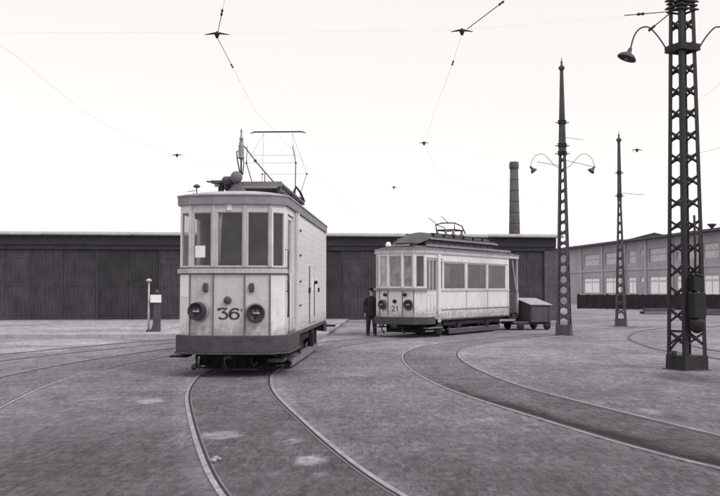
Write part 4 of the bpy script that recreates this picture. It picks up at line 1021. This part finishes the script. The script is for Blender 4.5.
# ================================================================== TRAM 2 (number 21)
T2 = empty('tram', (1.278, 34.52, 0), R(-32), 'farther white tram with raised clerestory roof and large side windows, beside the standing man', 'tram')
LB = [(-1.05,7.95),(-1.05,1.35),(-1.05,.40),(-.72,.10),(-.30,0),(.30,0),(.72,.10),(1.05,.40),(1.05,1.35),(1.05,7.95)]
def Lt(i): return (Vector(LB[i+1])-Vector(LB[i])).length
ZB, ZT = .66, 3.10
b = MB(); sal = [(.28, 1.98), (2.16, 3.98), (4.16, 6.30)]
sal = [(.48, 2.30), (2.50, 4.28), (4.46, 6.24)]
sz0, sz1 = 1.76, 2.76
wall(b, LB[8], LB[9], ZB, ZT, [(.20, .36, sz0, 2.9)]+[(a, c_, sz0, sz1) for a, c_ in sal], M_WHITE)
Lx = Lt(8); salL = [(Lx-c_, Lx-a) for a, c_ in sal][::-1]
wall(b, LB[0], LB[1], ZB, ZT, [(a, c_, sz0, sz1) for a, c_ in salL], M_WHITE)
fz0, fz1 = 1.84, 2.97
fw = []
wall(b, LB[1], LB[2], ZB, ZT, [(.06, Lt(1)-.06, ZB+.2, 2.9)], M_WHITE)
for i, a, c_ in ((2, .05, Lt(2)-.04), (3, .05, Lt(3)-.04), (4, .05, Lt(4)-.05), (5, .04, Lt(5)-.06), (6, .08, Lt(6)-.06)):
    wall(b, LB[i], LB[i+1], .74, ZT, [(a, c_, fz0, fz1)], M_WHITE); fw.append((i, a, c_))
wall(b, LB[7], LB[8], ZB, ZT, [(.06, Lt(7)-.06, ZB+.2, 2.9)], M_WHITE)
b.box(-1.0, -.3, 1.33, 1.37, ZB, ZT, M_TRIM); b.box(.3, 1.0, 1.33, 1.37, ZB, ZT, M_TRIM); b.box(-.3, .3, 1.33, 1.37, 2.7, ZT, M_TRIM)
b.box(-1.0, -.3, 7.88, 7.93, ZB, ZT, M_INT); b.box(.3, 1.0, 7.88, 7.93, ZB, ZT, M_INT)
b.box(-1.0, 1.0, .42, 8.9, ZB+.01, ZB+.07, M_INT); b.build('body', T2)
for i, a, c_ in fw:
    o = window(T2, LB[i], LB[i+1], a, c_, fz0, fz1, M_TRIM, {2: G_PALE, 3: G_PALE, 4: G_GREY, 5: G_GREY, 6: G_CAB}[i], fw=.025)
for a, c_ in sal:
    o = window(T2, LB[8], LB[9], a, c_, sz0, sz1, M_TRIM, G_SALON, fw=.03)
    cu = MB(); n_c = 14
    for q in range(n_c):
        ff = a+.06+q*(.28/n_c); cu.tube([(LB[8][0]-.09-.008*(q % 2), LB[8][1]+ff, sz1-.03), (LB[8][0]-.10, LB[8][1]+ff, sz0+.1)], .014, M_CURT, 5)
    cu.build('curtain', o)
window(T2, LB[8], LB[9], .20, .36, sz0, 2.9, M_TRIM, G_CAB, fw=.018)
for a, c_ in salL: window(T2, LB[0], LB[1], a, c_, sz0, sz1, M_TRIM, G_SALON, fw=.03)
for q in range(5):
    for s_ in (-1, 1):
        g = MB(); yy = 1.9+q*1.25; x0_, x1_ = sorted((s_*.30, s_*.98)); g.box(x0_, x1_, yy, yy+.42, 1.10, 1.16, M_WOOD); g.box(x0_, x1_, yy+.43, yy+.48, 1.10, 1.98, M_WOOD); g.box(x0_+.05, x1_-.05, yy+.1, yy+.36, ZB+.08, 1.10, M_DARK); g.build('bench', T2)
# front entrance: folding door leaves with tall lights
for seg_i in (7, 1):
    D0_ = LB[seg_i]; D1_ = LB[seg_i+1]; Ld = Lt(seg_i)
    for k in range(3):
        ua = .07+k*(Ld-.14)/3; ub = .07+(k+1)*(Ld-.14)/3-.01
        lf = MB(); fw_ = .035
        lf.seg(D0_, D1_, ua, ub, ZB+.21, 1.66, -.06, -.03, M_WHITE); lf.seg(D0_, D1_, ua, ua+fw_, 1.66, 2.89, -.06, -.03, M_TRIM); lf.seg(D0_, D1_, ub-fw_, ub, 1.66, 2.89, -.06, -.03, M_TRIM)
        lf.seg(D0_, D1_, ua+fw_, ub-fw_, 2.82, 2.89, -.06, -.03, M_TRIM); lf.seg(D0_, D1_, ua+fw_, ub-fw_, 1.66, 1.73, -.06, -.03, M_TRIM)
        lf.seg(D0_, D1_, ua+.05, ub-.05, ZB+.3, 1.55, -.031, -.026, M_SEAM); lf.seg(D0_, D1_, ua+.06, ub-.06, ZB+.31, 1.54, -.027, -.022, M_WHITE)
        dd = lf.build('door_leaf', T2); g = MB(); g.seg(D0_, D1_, ua+fw_, ub-fw_, 1.73, 2.82, -.05, -.046, G_CAB); g.build('pane', dd)
cpil = MB(); cpil.seg(LB[8], LB[9], -.06, .14, ZB-.12, ZT, 0, .05, M_WHITE); cpil.build('corner_pillar', T2)
# mouldings on the saloon side
s_ = MB(); s_.seg(LB[8], LB[9], .14, Lx, 1.68, 1.75, 0, .03, M_TRIM); s_.seg(LB[8], LB[9], .14, Lx, 2.78, 2.82, 0, .02, M_TRIM); s_.build('belt_rail', T2)
s_ = MB(); s_.seg(LB[8], LB[9], .14, Lx, .985, 1.015, 0, .025, M_BOARD); s_.build('lower_moulding', T2)
s_ = MB(); s_.seg(LB[8], LB[9], .0, Lx, ZB-.06, ZB, -.04, .02, M_WOOD); s_.build('sole_bar', T2)
for u in (2.4, 4.37, 6.42):
    s_ = MB(); s_.seg(LB[8], LB[9], u-.015, u+.015, ZB+.02, 1.68, 0, .018, M_TRIM); s_.build('panel_batten', T2)
    s_ = MB(); s_.seg(LB[8], LB[9], u-.045, u+.045, 1.75, 2.78, 0, .02, M_WHITE); s_.build('window_post', T2)
for i in (3, 4, 5, 6):
    s_ = MB(); x_, y_ = LB[i]; s_.box(x_-.012, x_+.012, y_-.02, y_+.01, .76, 1.72, M_SEAM); s_.build('seam_strip', T2)
    s_ = MB(); s_.box(x_-.03, x_+.03, y_-.025, y_+.01, fz0, ZT, M_PAPER); s_.build('window_post', T2)
FQ = [(-1.05,.9)]+LB[2:8]+[(1.05,.55)]
s_ = MB(); s_.strip(FQ, 1.72, 1.80, 0, .09, M_FASC); s_.build('belt_rail', T2)
s_ = MB(); s_.strip([(-1.05,1.3)]+LB[2:8]+[(1.05,1.0)], .48, .75, 0, .08, M_BUMP); s_.build('bumper', T2, bevel=.012)
n5 = (Vector(LB[6])-Vector(LB[5])).normalized(); nR = (n5.y, -n5.x, 0); n3 = (Vector(LB[4])-Vector(LB[3])).normalized(); nL = (n3.y, -n3.x, 0)
headlamp(T2, (-.50,.05,1.20), .19, nL, .14, 'left round headlamp'); headlamp(T2, (.53,.06,1.20), .20, nR, .14, 'right round headlamp')
k = MB(); k.lathe((-.01,.01,1.32), (0,-1,0), [(0,.05),(.02,.07),(.07,.07),(.08,.0)], M_DARK, 16); k.build('tail_lamp', T2)
for x_, y_ in ((-.40,.02), (.42,.03)):
    k = MB(); k.lathe((x_,y_,1.56), (0,-1,0), [(0,.05),(.06,.07),(.12,.06),(.13,0)], M_DARK, 12); k.build('marker_lamp', T2)
text_at('number_21', T2, [(G2,1),(G1,.8)], (-.15, -.0, .96), (1,0,0), (0,-1,0), .14, .19, .045, .034)
# rear open platform
rp_ = MB(); rp_.box(-1.03, 1.03, 7.95, 9.0, .55, .66, M_DARK)
rp_.box(.98, 1.05, 8.85, 8.92, .66, 3.05, M_TRIM); rp_.box(-1.05, -.98, 8.85, 8.92, .66, 3.05, M_TRIM)
rp_.strip([(1.05,8.9),(.7,9.15),(-.7,9.15),(-1.05,8.9)], .66, 1.6, 0, .04, M_TRIM)
rp_.bar((1.02,8.35,3.0),(1.06,8.70,1.7),.06,.04,M_TRIM); rp_.seg((1.05,7.95),(1.05,8.9), .1,.9, .66,.72,-.05,0,M_DARK)
rp_.build('rear_platform', T2)
rp_ = MB(); rp_.strip([(1.05,8.2),(1.05,8.9),(.7,9.17),(-.7,9.17),(-1.05,8.9)], .50, .66, 0, .06, M_BUMP); rp_.build('rear_bumper', T2)
# roof: lower deck, clerestory and upper roof
RO = [(-1.05,8.9),(-1.05,.40),(-.72,.10),(-.30,0),(.30,0),(.72,.10),(1.05,.40),(1.05,8.9),(.7,9.15),(-.7,9.15)]
f_ = MB(); f_.strip(RO, 3.06, 3.19, -.03, .05, M_TRIM, closed=True); f_.strip(RO, 3.19, 3.23, -.05, .07, M_FASC, closed=True); f_.build('roof_fascia', T2)
O = offset(RO, .05, True); OO = []
for i in range(10):
    a = Vector(O[i]); c_ = Vector(O[(i+1) % 10]); n_ = max(1, int((c_-a).length/.5))
    for k in range(n_): OO.append(a.lerp(c_, k/n_))
vsr = []
for k in range(K+1):
    t = k/K
    for p in OO:
        sy = min(max(p.y, 1.1), 8.0); q = p.lerp(Vector((0, sy)), t); vsr.append((q.x, q.y, 3.22+.20*(1-(1-t)**2)))
n_ = len(OO); r_ = MB(); r_.add(vsr, [(k*n_+i, k*n_+(i+1) % n_, (k+1)*n_+(i+1) % n_, (k+1)*n_+i) for k in range(K) for i in range(n_)], M_ROOFD, True); r_.build('roof', T2)
c_ = MB(); c_.box(-.58, .58, 1.25, 7.4, 3.28, 3.64, M_ROOFD)
for s2 in (-1, 1):
    for q in range(10): yy = 1.35+q*.6; c_.box(min(s2*.58,s2*.595), max(s2*.58,s2*.595), yy, yy+.5, 3.40, 3.56, M_IRON)
c_.build('clerestory', T2)
CP = [(-.68,7.6),(-.68,1.4),(-.60,.85),(-.35,.52),(.35,.52),(.60,.85),(.68,1.4),(.68,7.6)]
O = CP; OO = []
for i in range(8):
    a = Vector(O[i]); e_ = Vector(O[(i+1) % 8]); n_ = max(1, int((e_-a).length/.35))
    for k in range(n_): OO.append(a.lerp(e_, k/n_))
vsr = []
for k in range(K+1):
    t = k/K
    for p in OO:
        drop = -.30*max(0, (1.5-p.y))/1.0*(1-t)     # the bonnet sweeps down at the front
        q = p.lerp(Vector((0, min(max(p.y, 1.9), 7.0))), t); vsr.append((q.x, q.y, 3.66+drop+.26*(1-(1-t)**2)))
n_ = len(OO); r_ = MB(); r_.add(vsr, [(k*n_+i, k*n_+(i+1) % n_, (k+1)*n_+(i+1) % n_, (k+1)*n_+i) for k in range(K) for i in range(n_)], M_ROOFD, True)
r_.strip([(.68,1.4),(.68,7.6)], 3.62, 3.68, -.03, .03, M_FASC); r_.strip([(-.68,7.6),(-.68,1.4)], 3.62, 3.68, -.03, .03, M_FASC)
r_.build('upper_roof', T2)
for s2 in (-1, 1):       # roof boards and cable rails on both sides
    g = MB(); g.box(min(s2*.80,s2*.86), max(s2*.80,s2*.86), .9, 8.6, 3.34, 3.42, M_FASC)
    for q in range(8): g.box(min(s2*.81,s2*.85), max(s2*.81,s2*.85), 1.0+q*1.05, 1.06+q*1.05, 3.24, 3.34, M_DARK)
    g.build('cable_rail', T2)
for s2 in (-1, 1):
    g = MB(); g.box(min(s2*.50,s2*.60), max(s2*.50,s2*.60), 1.8, 7.4, 3.84, 3.875, M_DARK)
    for q in range(7): g.box(min(s2*.52,s2*.58), max(s2*.52,s2*.58), 1.9+q*.88, 1.96+q*.88, 3.66, 3.84, M_DARK)
    g.build('roof_walkway', T2)
g = MB(); g.lathe((-.45,.28,3.30), (0,0,1), [(0,.09),(.08,.11),(.16,.08),(.2,.03)], M_SIGN, 14); g.lathe((-.45,.28,3.22),(0,0,1),[(0,.13),(.08,.11)],M_DARK,14); g.build('roof_lamp', T2)
g = MB(); g.tube([(-.9,.45,3.3),(-.95,.4,3.45),(-.8,.4,3.5)],.02,M_DARK); g.box(-.2,.5,.35,.6,3.34,3.44,M_DARK); g.tube([(-.3,.3,3.36),(.45,.3,3.36)],.02,M_TRIM); g.build('roof_fittings', T2)
# lowered pantograph
pg = MB(); yc = 4.4
for yy in (yc-.4, yc+.4): pg.tube([(-.4,yy,4.12),(.4,yy,4.12)], .025, M_DARK)
for xx in (-.4, .4): pg.tube([(xx,yc-.4,4.12),(xx,yc+.4,4.12)], .025, M_DARK)
for xx in (-.36,.36):
    for yy in (yc-.38, yc+.38): pg.lathe((xx,yy,3.86),(0,0,1),[(0,.06),(.08,.08),(.14,.05),(.22,.06),(.27,.03)],M_CERAM,10)
pg.build('pantograph_base', T2)
pg = MB(); pg.tube([(-.4,yc-.35,4.12),(-.42,yc-.4,4.34),(-.1,yc-.4,4.40),(.42,yc-.4,4.38),(.4,yc-.35,4.12)],.026,M_DARK)
pg.tube([(-.42,yc-.4,4.34),(-.4,yc+.35,4.26),(-.4,yc+.4,4.12)],.018,M_DARK); pg.tube([(.42,yc-.4,4.38),(.4,yc+.3,4.30),(.42,yc+.6,4.0)],.024,M_DARK)
pg.tube([(-.38,yc-.42,4.38),(-.66,yc-.55,4.62)],.013,M_DARK); pg.tube([(.15,yc-.42,4.40),(-.08,yc-.55,4.66)],.013,M_DARK); pg.build('pantograph_frame', T2)
# running gear
for y_ in (3.15, 5.75):
    for x_ in (-.78, .78): wheelset(T2, x_, y_, .36)
    ax = MB(); ax.tube([(-.9,y_,.36),(.9,y_,.36)], .06, M_DARK); ax.build('axle', T2)
for s_ in (-1, 1):
    tr = MB(); xf = s_*.95; tr.box(xf-.03, xf+.03, 1.9, 7.0, .40, .54, M_DARK)
    for y_ in (3.15, 5.75):
        tr.box(xf-.07, xf+.07, y_-.15, y_+.15, .22, .50, M_DARK); tr.bar((xf,y_-.6,.55),(xf,y_-.15,.28),.05,.05,M_DARK); tr.bar((xf,y_+.6,.55),(xf,y_+.15,.28),.05,.05,M_DARK)
    tr.build('truck_frame', T2)
    gd = MB(); gd.box(min(s_*.97,s_*1.02), max(s_*.97,s_*1.02), 2.3, 6.9, .08, .24, M_IRON); gd.box(min(s_*.88,s_*1.02), max(s_*.88,s_*1.02), 2.3, 6.9, .242, .265, M_BOARD); gd.build('guard_board', T2)
    st_ = MB(); st_.box(min(s_*.9,s_*1.12), max(s_*.9,s_*1.12), .45, 1.6, .33, .37, M_BOARD); st_.box(s_*.95-.02, s_*.95+.02, .5, .55, .37, .66, M_DARK); st_.box(s_*.95-.02, s_*.95+.02, 1.5, 1.55, .37, .66, M_DARK); st_.build('entrance_step', T2)
    st_ = MB(); st_.box(min(s_*.9,s_*1.12), max(s_*.9,s_*1.12), 8.0, 8.8, .33, .37, M_DARK); st_.build('entrance_step', T2)
g = MB(); wl = g.lathe((.90,1.55,.28),(1,0,0),[(0,.26),(.04,.28),(.10,.26),(.11,.05)],M_DARK,24); g.build('guard_wheel', T2)
uf_ = MB(); uf_.box(-.8, .8, .5, 8.6, .50, .64, M_DARK); uf_.box(-.5, .5, 3.7, 5.2, .2, .50, M_DARK); uf_.lathe((-.7,1.5,.42),(1,0,0),[(0,.05),(.03,.13),(.9,.13),(.93,.05)],M_DARK)
uf_.box(-.9,.7,.9,1.0,.16,.45,M_DARK); uf_.box(-.8,.8,7.3,7.5,.15,.5,M_DARK); uf_.build('underframe', T2)
cpn = MB(); cpn.box(-.10, .10, -.14, .5, .36, .46, M_DARK); cpn.lathe((0,-.10,.33), (0,0,1), [(0,.11),(.03,.13),(.14,.13),(.16,.11)], M_DARK, 12); cpn.build('coupler', T2)
for x_ in (-.55, .3):
    hk_ = MB(); hk_.tube([(x_,.15,.5),(x_-.02,.0,.38),(x_,-.03,.26),(x_+.07,.0,.2)], .028, M_DARK); hk_.ball((x_+.06,0,.2), .045, M_DARK); hk_.build('air_hose', T2)

# ================================================================== SMALL WAGON behind the far tram
wg = empty('tool_wagon', (7.30, 40.75, 0), R(20), 'small four-wheeled wagon with a sloping pale lid behind the farther tram', 'wagon')
bx = MB(); Wd, Ln = 1.0, 1.30
bx.hexa([(0,0,.34),(Wd,0,.34),(Wd,Ln,.34),(0,Ln,.34),(0,0,1.06),(Wd,0,1.04),(Wd,Ln,1.30),(0,Ln,1.32)], M_BOX)
for xx in (.04, Wd-.10): bx.box(xx, xx+.06, -.025, 0, .34, 1.02, M_IRON)
bx.build('box', wg)
ld = MB(); ld.hexa([(-.05,-.06,1.075),(Wd+.05,-.06,1.055),(Wd+.05,Ln+.05,1.325),(-.05,Ln+.05,1.345),(-.05,-.06,1.105),(Wd+.05,-.06,1.085),(Wd+.05,Ln+.05,1.355),(-.05,Ln+.05,1.375)], M_LID); ld.build('lid', wg)
cz = MB(); cz.box(-.75, Wd+.05, .1, Ln-.1, .24, .32, M_DARK); cz.box(-.75, -.02, .1, Ln-.1, .322, .35, M_BOARD); cz.box(Wd+.05, Wd+.2, .5, .7, .2, .3, M_DARK); cz.build('chassis', wg)
for xx in (-.45, Wd-.15):
    for yy in (.05, Ln-.12):
        wl = MB(); wl.lathe((xx, yy, .17), (0,1,0), [(0,.17),(.02,.18),(.05,.17),(.07,.16),(.075,.04)], M_DARK, 18); wl.build('wheel', wg)
wl = MB(); wl.tube([(-.75,.6,.28),(-1.3,.65,.34)], .03, M_DARK); wl.build('drawbar', wg)

# ================================================================== THE MAN
def skin_mesh(name, verts, edges, radii, m, parent, sub=2, root=0):
    me = bpy.data.meshes.new(name+'_src'); me.from_pydata(verts, edges, [])
    o = bpy.data.objects.new(name+'_src', me); COL.objects.link(o)
    o.modifiers.new('s', 'SKIN'); 
    for i, r in enumerate(radii):
        sv = me.skin_vertices[0].data[i]; sv.radius = r if isinstance(r, tuple) else (r, r)
    me.skin_vertices[0].data[root].use_root = True
    sb = o.modifiers.new('u', 'SUBSURF'); sb.levels = sub; sb.render_levels = sub
    dg = bpy.context.evaluated_depsgraph_get(); dg.update()
    ev = o.evaluated_get(dg); me2 = bpy.data.meshes.new_from_object(ev)
    bpy.data.objects.remove(o, do_unlink=True); bpy.data.meshes.remove(me)
    me2.name = name; me2.materials.clear(); me2.materials.append(m)
    for p in me2.polygons: p.use_smooth = True; p.material_index = 0
    r_ = bpy.data.objects.new(name, me2); COL.objects.link(r_); r_.parent = parent
    return r_
mp_ = at_z(371.0, 336.6, 0)
MAN = empty('person', (.43, 35.72, 0), R(8), 'man in dark uniform coat and cap standing at the left corner of the farther tram', 'person')
V = []; E = []; RR = []
def node(p, r, par=None):
    V.append(p); RR.append(r)
    if par is not None: E.append((par, len(V)-1))
    return len(V)-1
pel = node((0,0,.95), (.12,.09))
wa_ = node((0,0,1.12), (.13,.10), pel); chn = node((0,-.005,1.30), (.14,.095), wa_); sh = node((0,.0,1.42), (.11,.07), chn)
nk = node((0,-.005,1.52), (.05,.05), sh); hd0 = node((0,-.01,1.60), (.065,.075), nk); hd1 = node((0,-.005,1.68), (.074,.088), hd0); hd2 = node((0,.005,1.75), (.06,.07), hd1)
hands = []
for s_ in (-1, 1):
    a1_ = node((s_*.185,0,1.40), .048, sh); a2_ = node((s_*.245,.01,1.14), .042, a1_); a3_ = node((s_*.265,-.045,.90), .029, a2_)
    hp = node((s_*.268,-.06,.83), (.030,.018), a3_)
    # four fingers and a thumb
    for k, (dy, ln) in enumerate(((-.033,.075),(-.011,.085),(.011,.08),(.032,.062))):
        f1 = node((s_*.270,-.062+dy,.785), .0095, hp); f2 = node((s_*.262,-.066+dy,.785-ln*.5), .0085, f1); f3 = node((s_*.248,-.068+dy,.785-ln), .007, f2)
    th1 = node((s_*.258,-.10,.83), .011, hp); th2 = node((s_*.250,-.125,.79), .009, th1)
    l1 = node((s_*.095,0,.88), .075, pel); l2 = node((s_*.115,-.01,.50), .058, l1); l3 = node((s_*.125,.02,.10), .038, l2); l4 = node((s_*.135,-.09,.04), (.04,.03), l3); l5 = node((s_*.14,-.17,.03), (.035,.02), l4)
bod = skin_mesh('body', V, E, RR, M_SKIN, MAN, 2, 0)
fc = MB()
fc.hexa([(-.012,-.105,1.645),(.012,-.105,1.645),(.012,-.085,1.645),(-.012,-.085,1.645),(-.007,-.094,1.695),(.007,-.094,1.695),(.007,-.08,1.695),(-.007,-.08,1.695)], M_SKIN); fc.build('nose', MAN)
for s_ in (-1, 1):
    fc = MB(); fc.ball((s_*.030,-.083,1.69), .011, M_SHOE, 10, (1.3,.7,.7)); fc.build('eye', MAN)
    fc = MB(); fc.ball((s_*.083,.005,1.68), .03, M_SKIN, 10, (.35,.7,1.1)); fc.build('ear', MAN)
fc = MB(); fc.box(-.022,.022,-.093,-.083,1.622,1.629,M_SHOE); fc.build('mouth', MAN)
# hair at the back and sides
fc = MB(); fc.ball((0,.022,1.70), .092, M_SHOE, 18, (.93,.95,.95)); fc.build('hair', MAN)
# long double-breasted coat, lofted from oval sections, with sleeves; and trousers
def loft(mb, rings, m, n=22):       # rings: (x, y, z, rx, ry)
    vs = []
    for (x, y, z, a, b) in rings:
        for k in range(n):
            t = 2*math.pi*k/n; f_ = 1+.025*math.sin(5*t+z*9)
            vs.append((x+a*f_*math.cos(t), y+b*f_*math.sin(t), z))
    fs = [(i*n+k, i*n+(k+1) % n, (i+1)*n+(k+1) % n, (i+1)*n+k) for i in range(len(rings)-1) for k in range(n)]
    fs += [tuple(range(n-1, -1, -1)), tuple((len(rings)-1)*n+k for k in range(n))]
    mb.add(vs, fs, m, True)
ct = MB()
loft(ct, [(0,.005,.72,.205,.150),(0,.0,.80,.205,.148),(0,0,.95,.198,.142),(0,0,1.08,.178,.130),(0,0,1.15,.176,.128),(0,-.003,1.30,.205,.140),(0,0,1.39,.212,.128),(0,.005,1.44,.180,.105),(0,.005,1.475,.110,.085),(0,.0,1.51,.066,.066)], M_CLOTH)
for s_ in (-1, 1):
    loft(ct, [(s_*.272,-.055,.875,.050,.052),(s_*.266,-.03,.96,.056,.058),(s_*.256,.008,1.13,.064,.066),(s_*.232,.004,1.28,.070,.074),(s_*.205,0,1.38,.072,.078),(s_*.170,.0,1.44,.060,.070)], M_CLOTH, 14)
ct.bar((.015,-.150,.74), (.015,-.135,1.40), .012, .012, M_SHOE); ct.build('coat', MAN)
tr = MB()
for s_ in (-1, 1):
    loft(tr, [(s_*.132,.012,.055,.070,.088),(s_*.131,.005,.12,.068,.080),(s_*.120,-.012,.48,.082,.090),(s_*.105,-.005,.74,.100,.108),(s_*.09,0,.92,.100,.115)], M_CLOTH, 16)
tr.build('trousers', MAN)
for s_ in (-1, 1):
    V = []; E = []; RR = []
    a = node((s_*.132,.05,.045), (.045,.04)); b_ = node((s_*.137,-.08,.045), (.045,.04), a); c_ = node((s_*.145,-.20,.035), (.042,.028), b_); skin_mesh('shoe', V, E, RR, M_SHOE, MAN, 2, 0)
for q in range(4):
    for s_ in (-1, 1):
        bt = MB(); bt.ball((s_*.055,-.140,1.02+q*.10), .008, M_IRON, 8); bt.build('button', MAN)
cpb = MB(); cpb.lathe((0,.004,1.735), (0,-.08,1), [(0,.094),(.035,.096),(.04,.10),(.07,.125),(.085,.118),(.095,.05),(.096,.0)], M_CLOTH, 24)
cpb.add([(-.085,-.05,1.738),(.085,-.05,1.738),(.06,-.145,1.712),(-.06,-.145,1.712),(-.085,-.05,1.73),(.085,-.05,1.73),(.06,-.145,1.704),(-.06,-.145,1.704)], [(0,1,2,3),(7,6,5,4),(0,4,5,1),(1,5,6,2),(2,6,7,3),(3,7,4,0)], M_SHOE)
cpb.build('cap', MAN)
cl = MB(); cl.lathe((0,-.003,1.475), (0,0,1), [(0,.066),(.03,.060),(.032,.05)], M_CLOTH, 18); cl.build('collar', MAN)

# loose stones beside the near rail
for q, (px, py, s_) in enumerate(((213.5,463,.030),(216,460,.026),(219,461,.022))):
    c = at_z(px, py, 0); st_ = MB(); st_.ball((0,0,s_*.5), s_, M_STONE, 9, (1.2,.9,.7)); o = st_.build('stone', bevel=0)
    o.location = (c.x, c.y, .012); o.rotation_euler = (0,0,q*1.3)
    for vtx in o.data.vertices: vtx.co += Vector((random.uniform(-1,1), random.uniform(-1,1), random.uniform(-.3,1)))*s_*.18
    tag(o, ['largest pale stone beside the left rail in the foreground', 'middle pale stone lying by the left rail', 'smallest pale stone nearest the right by the left rail'][q], 'stone', 'loose stones by the rail')
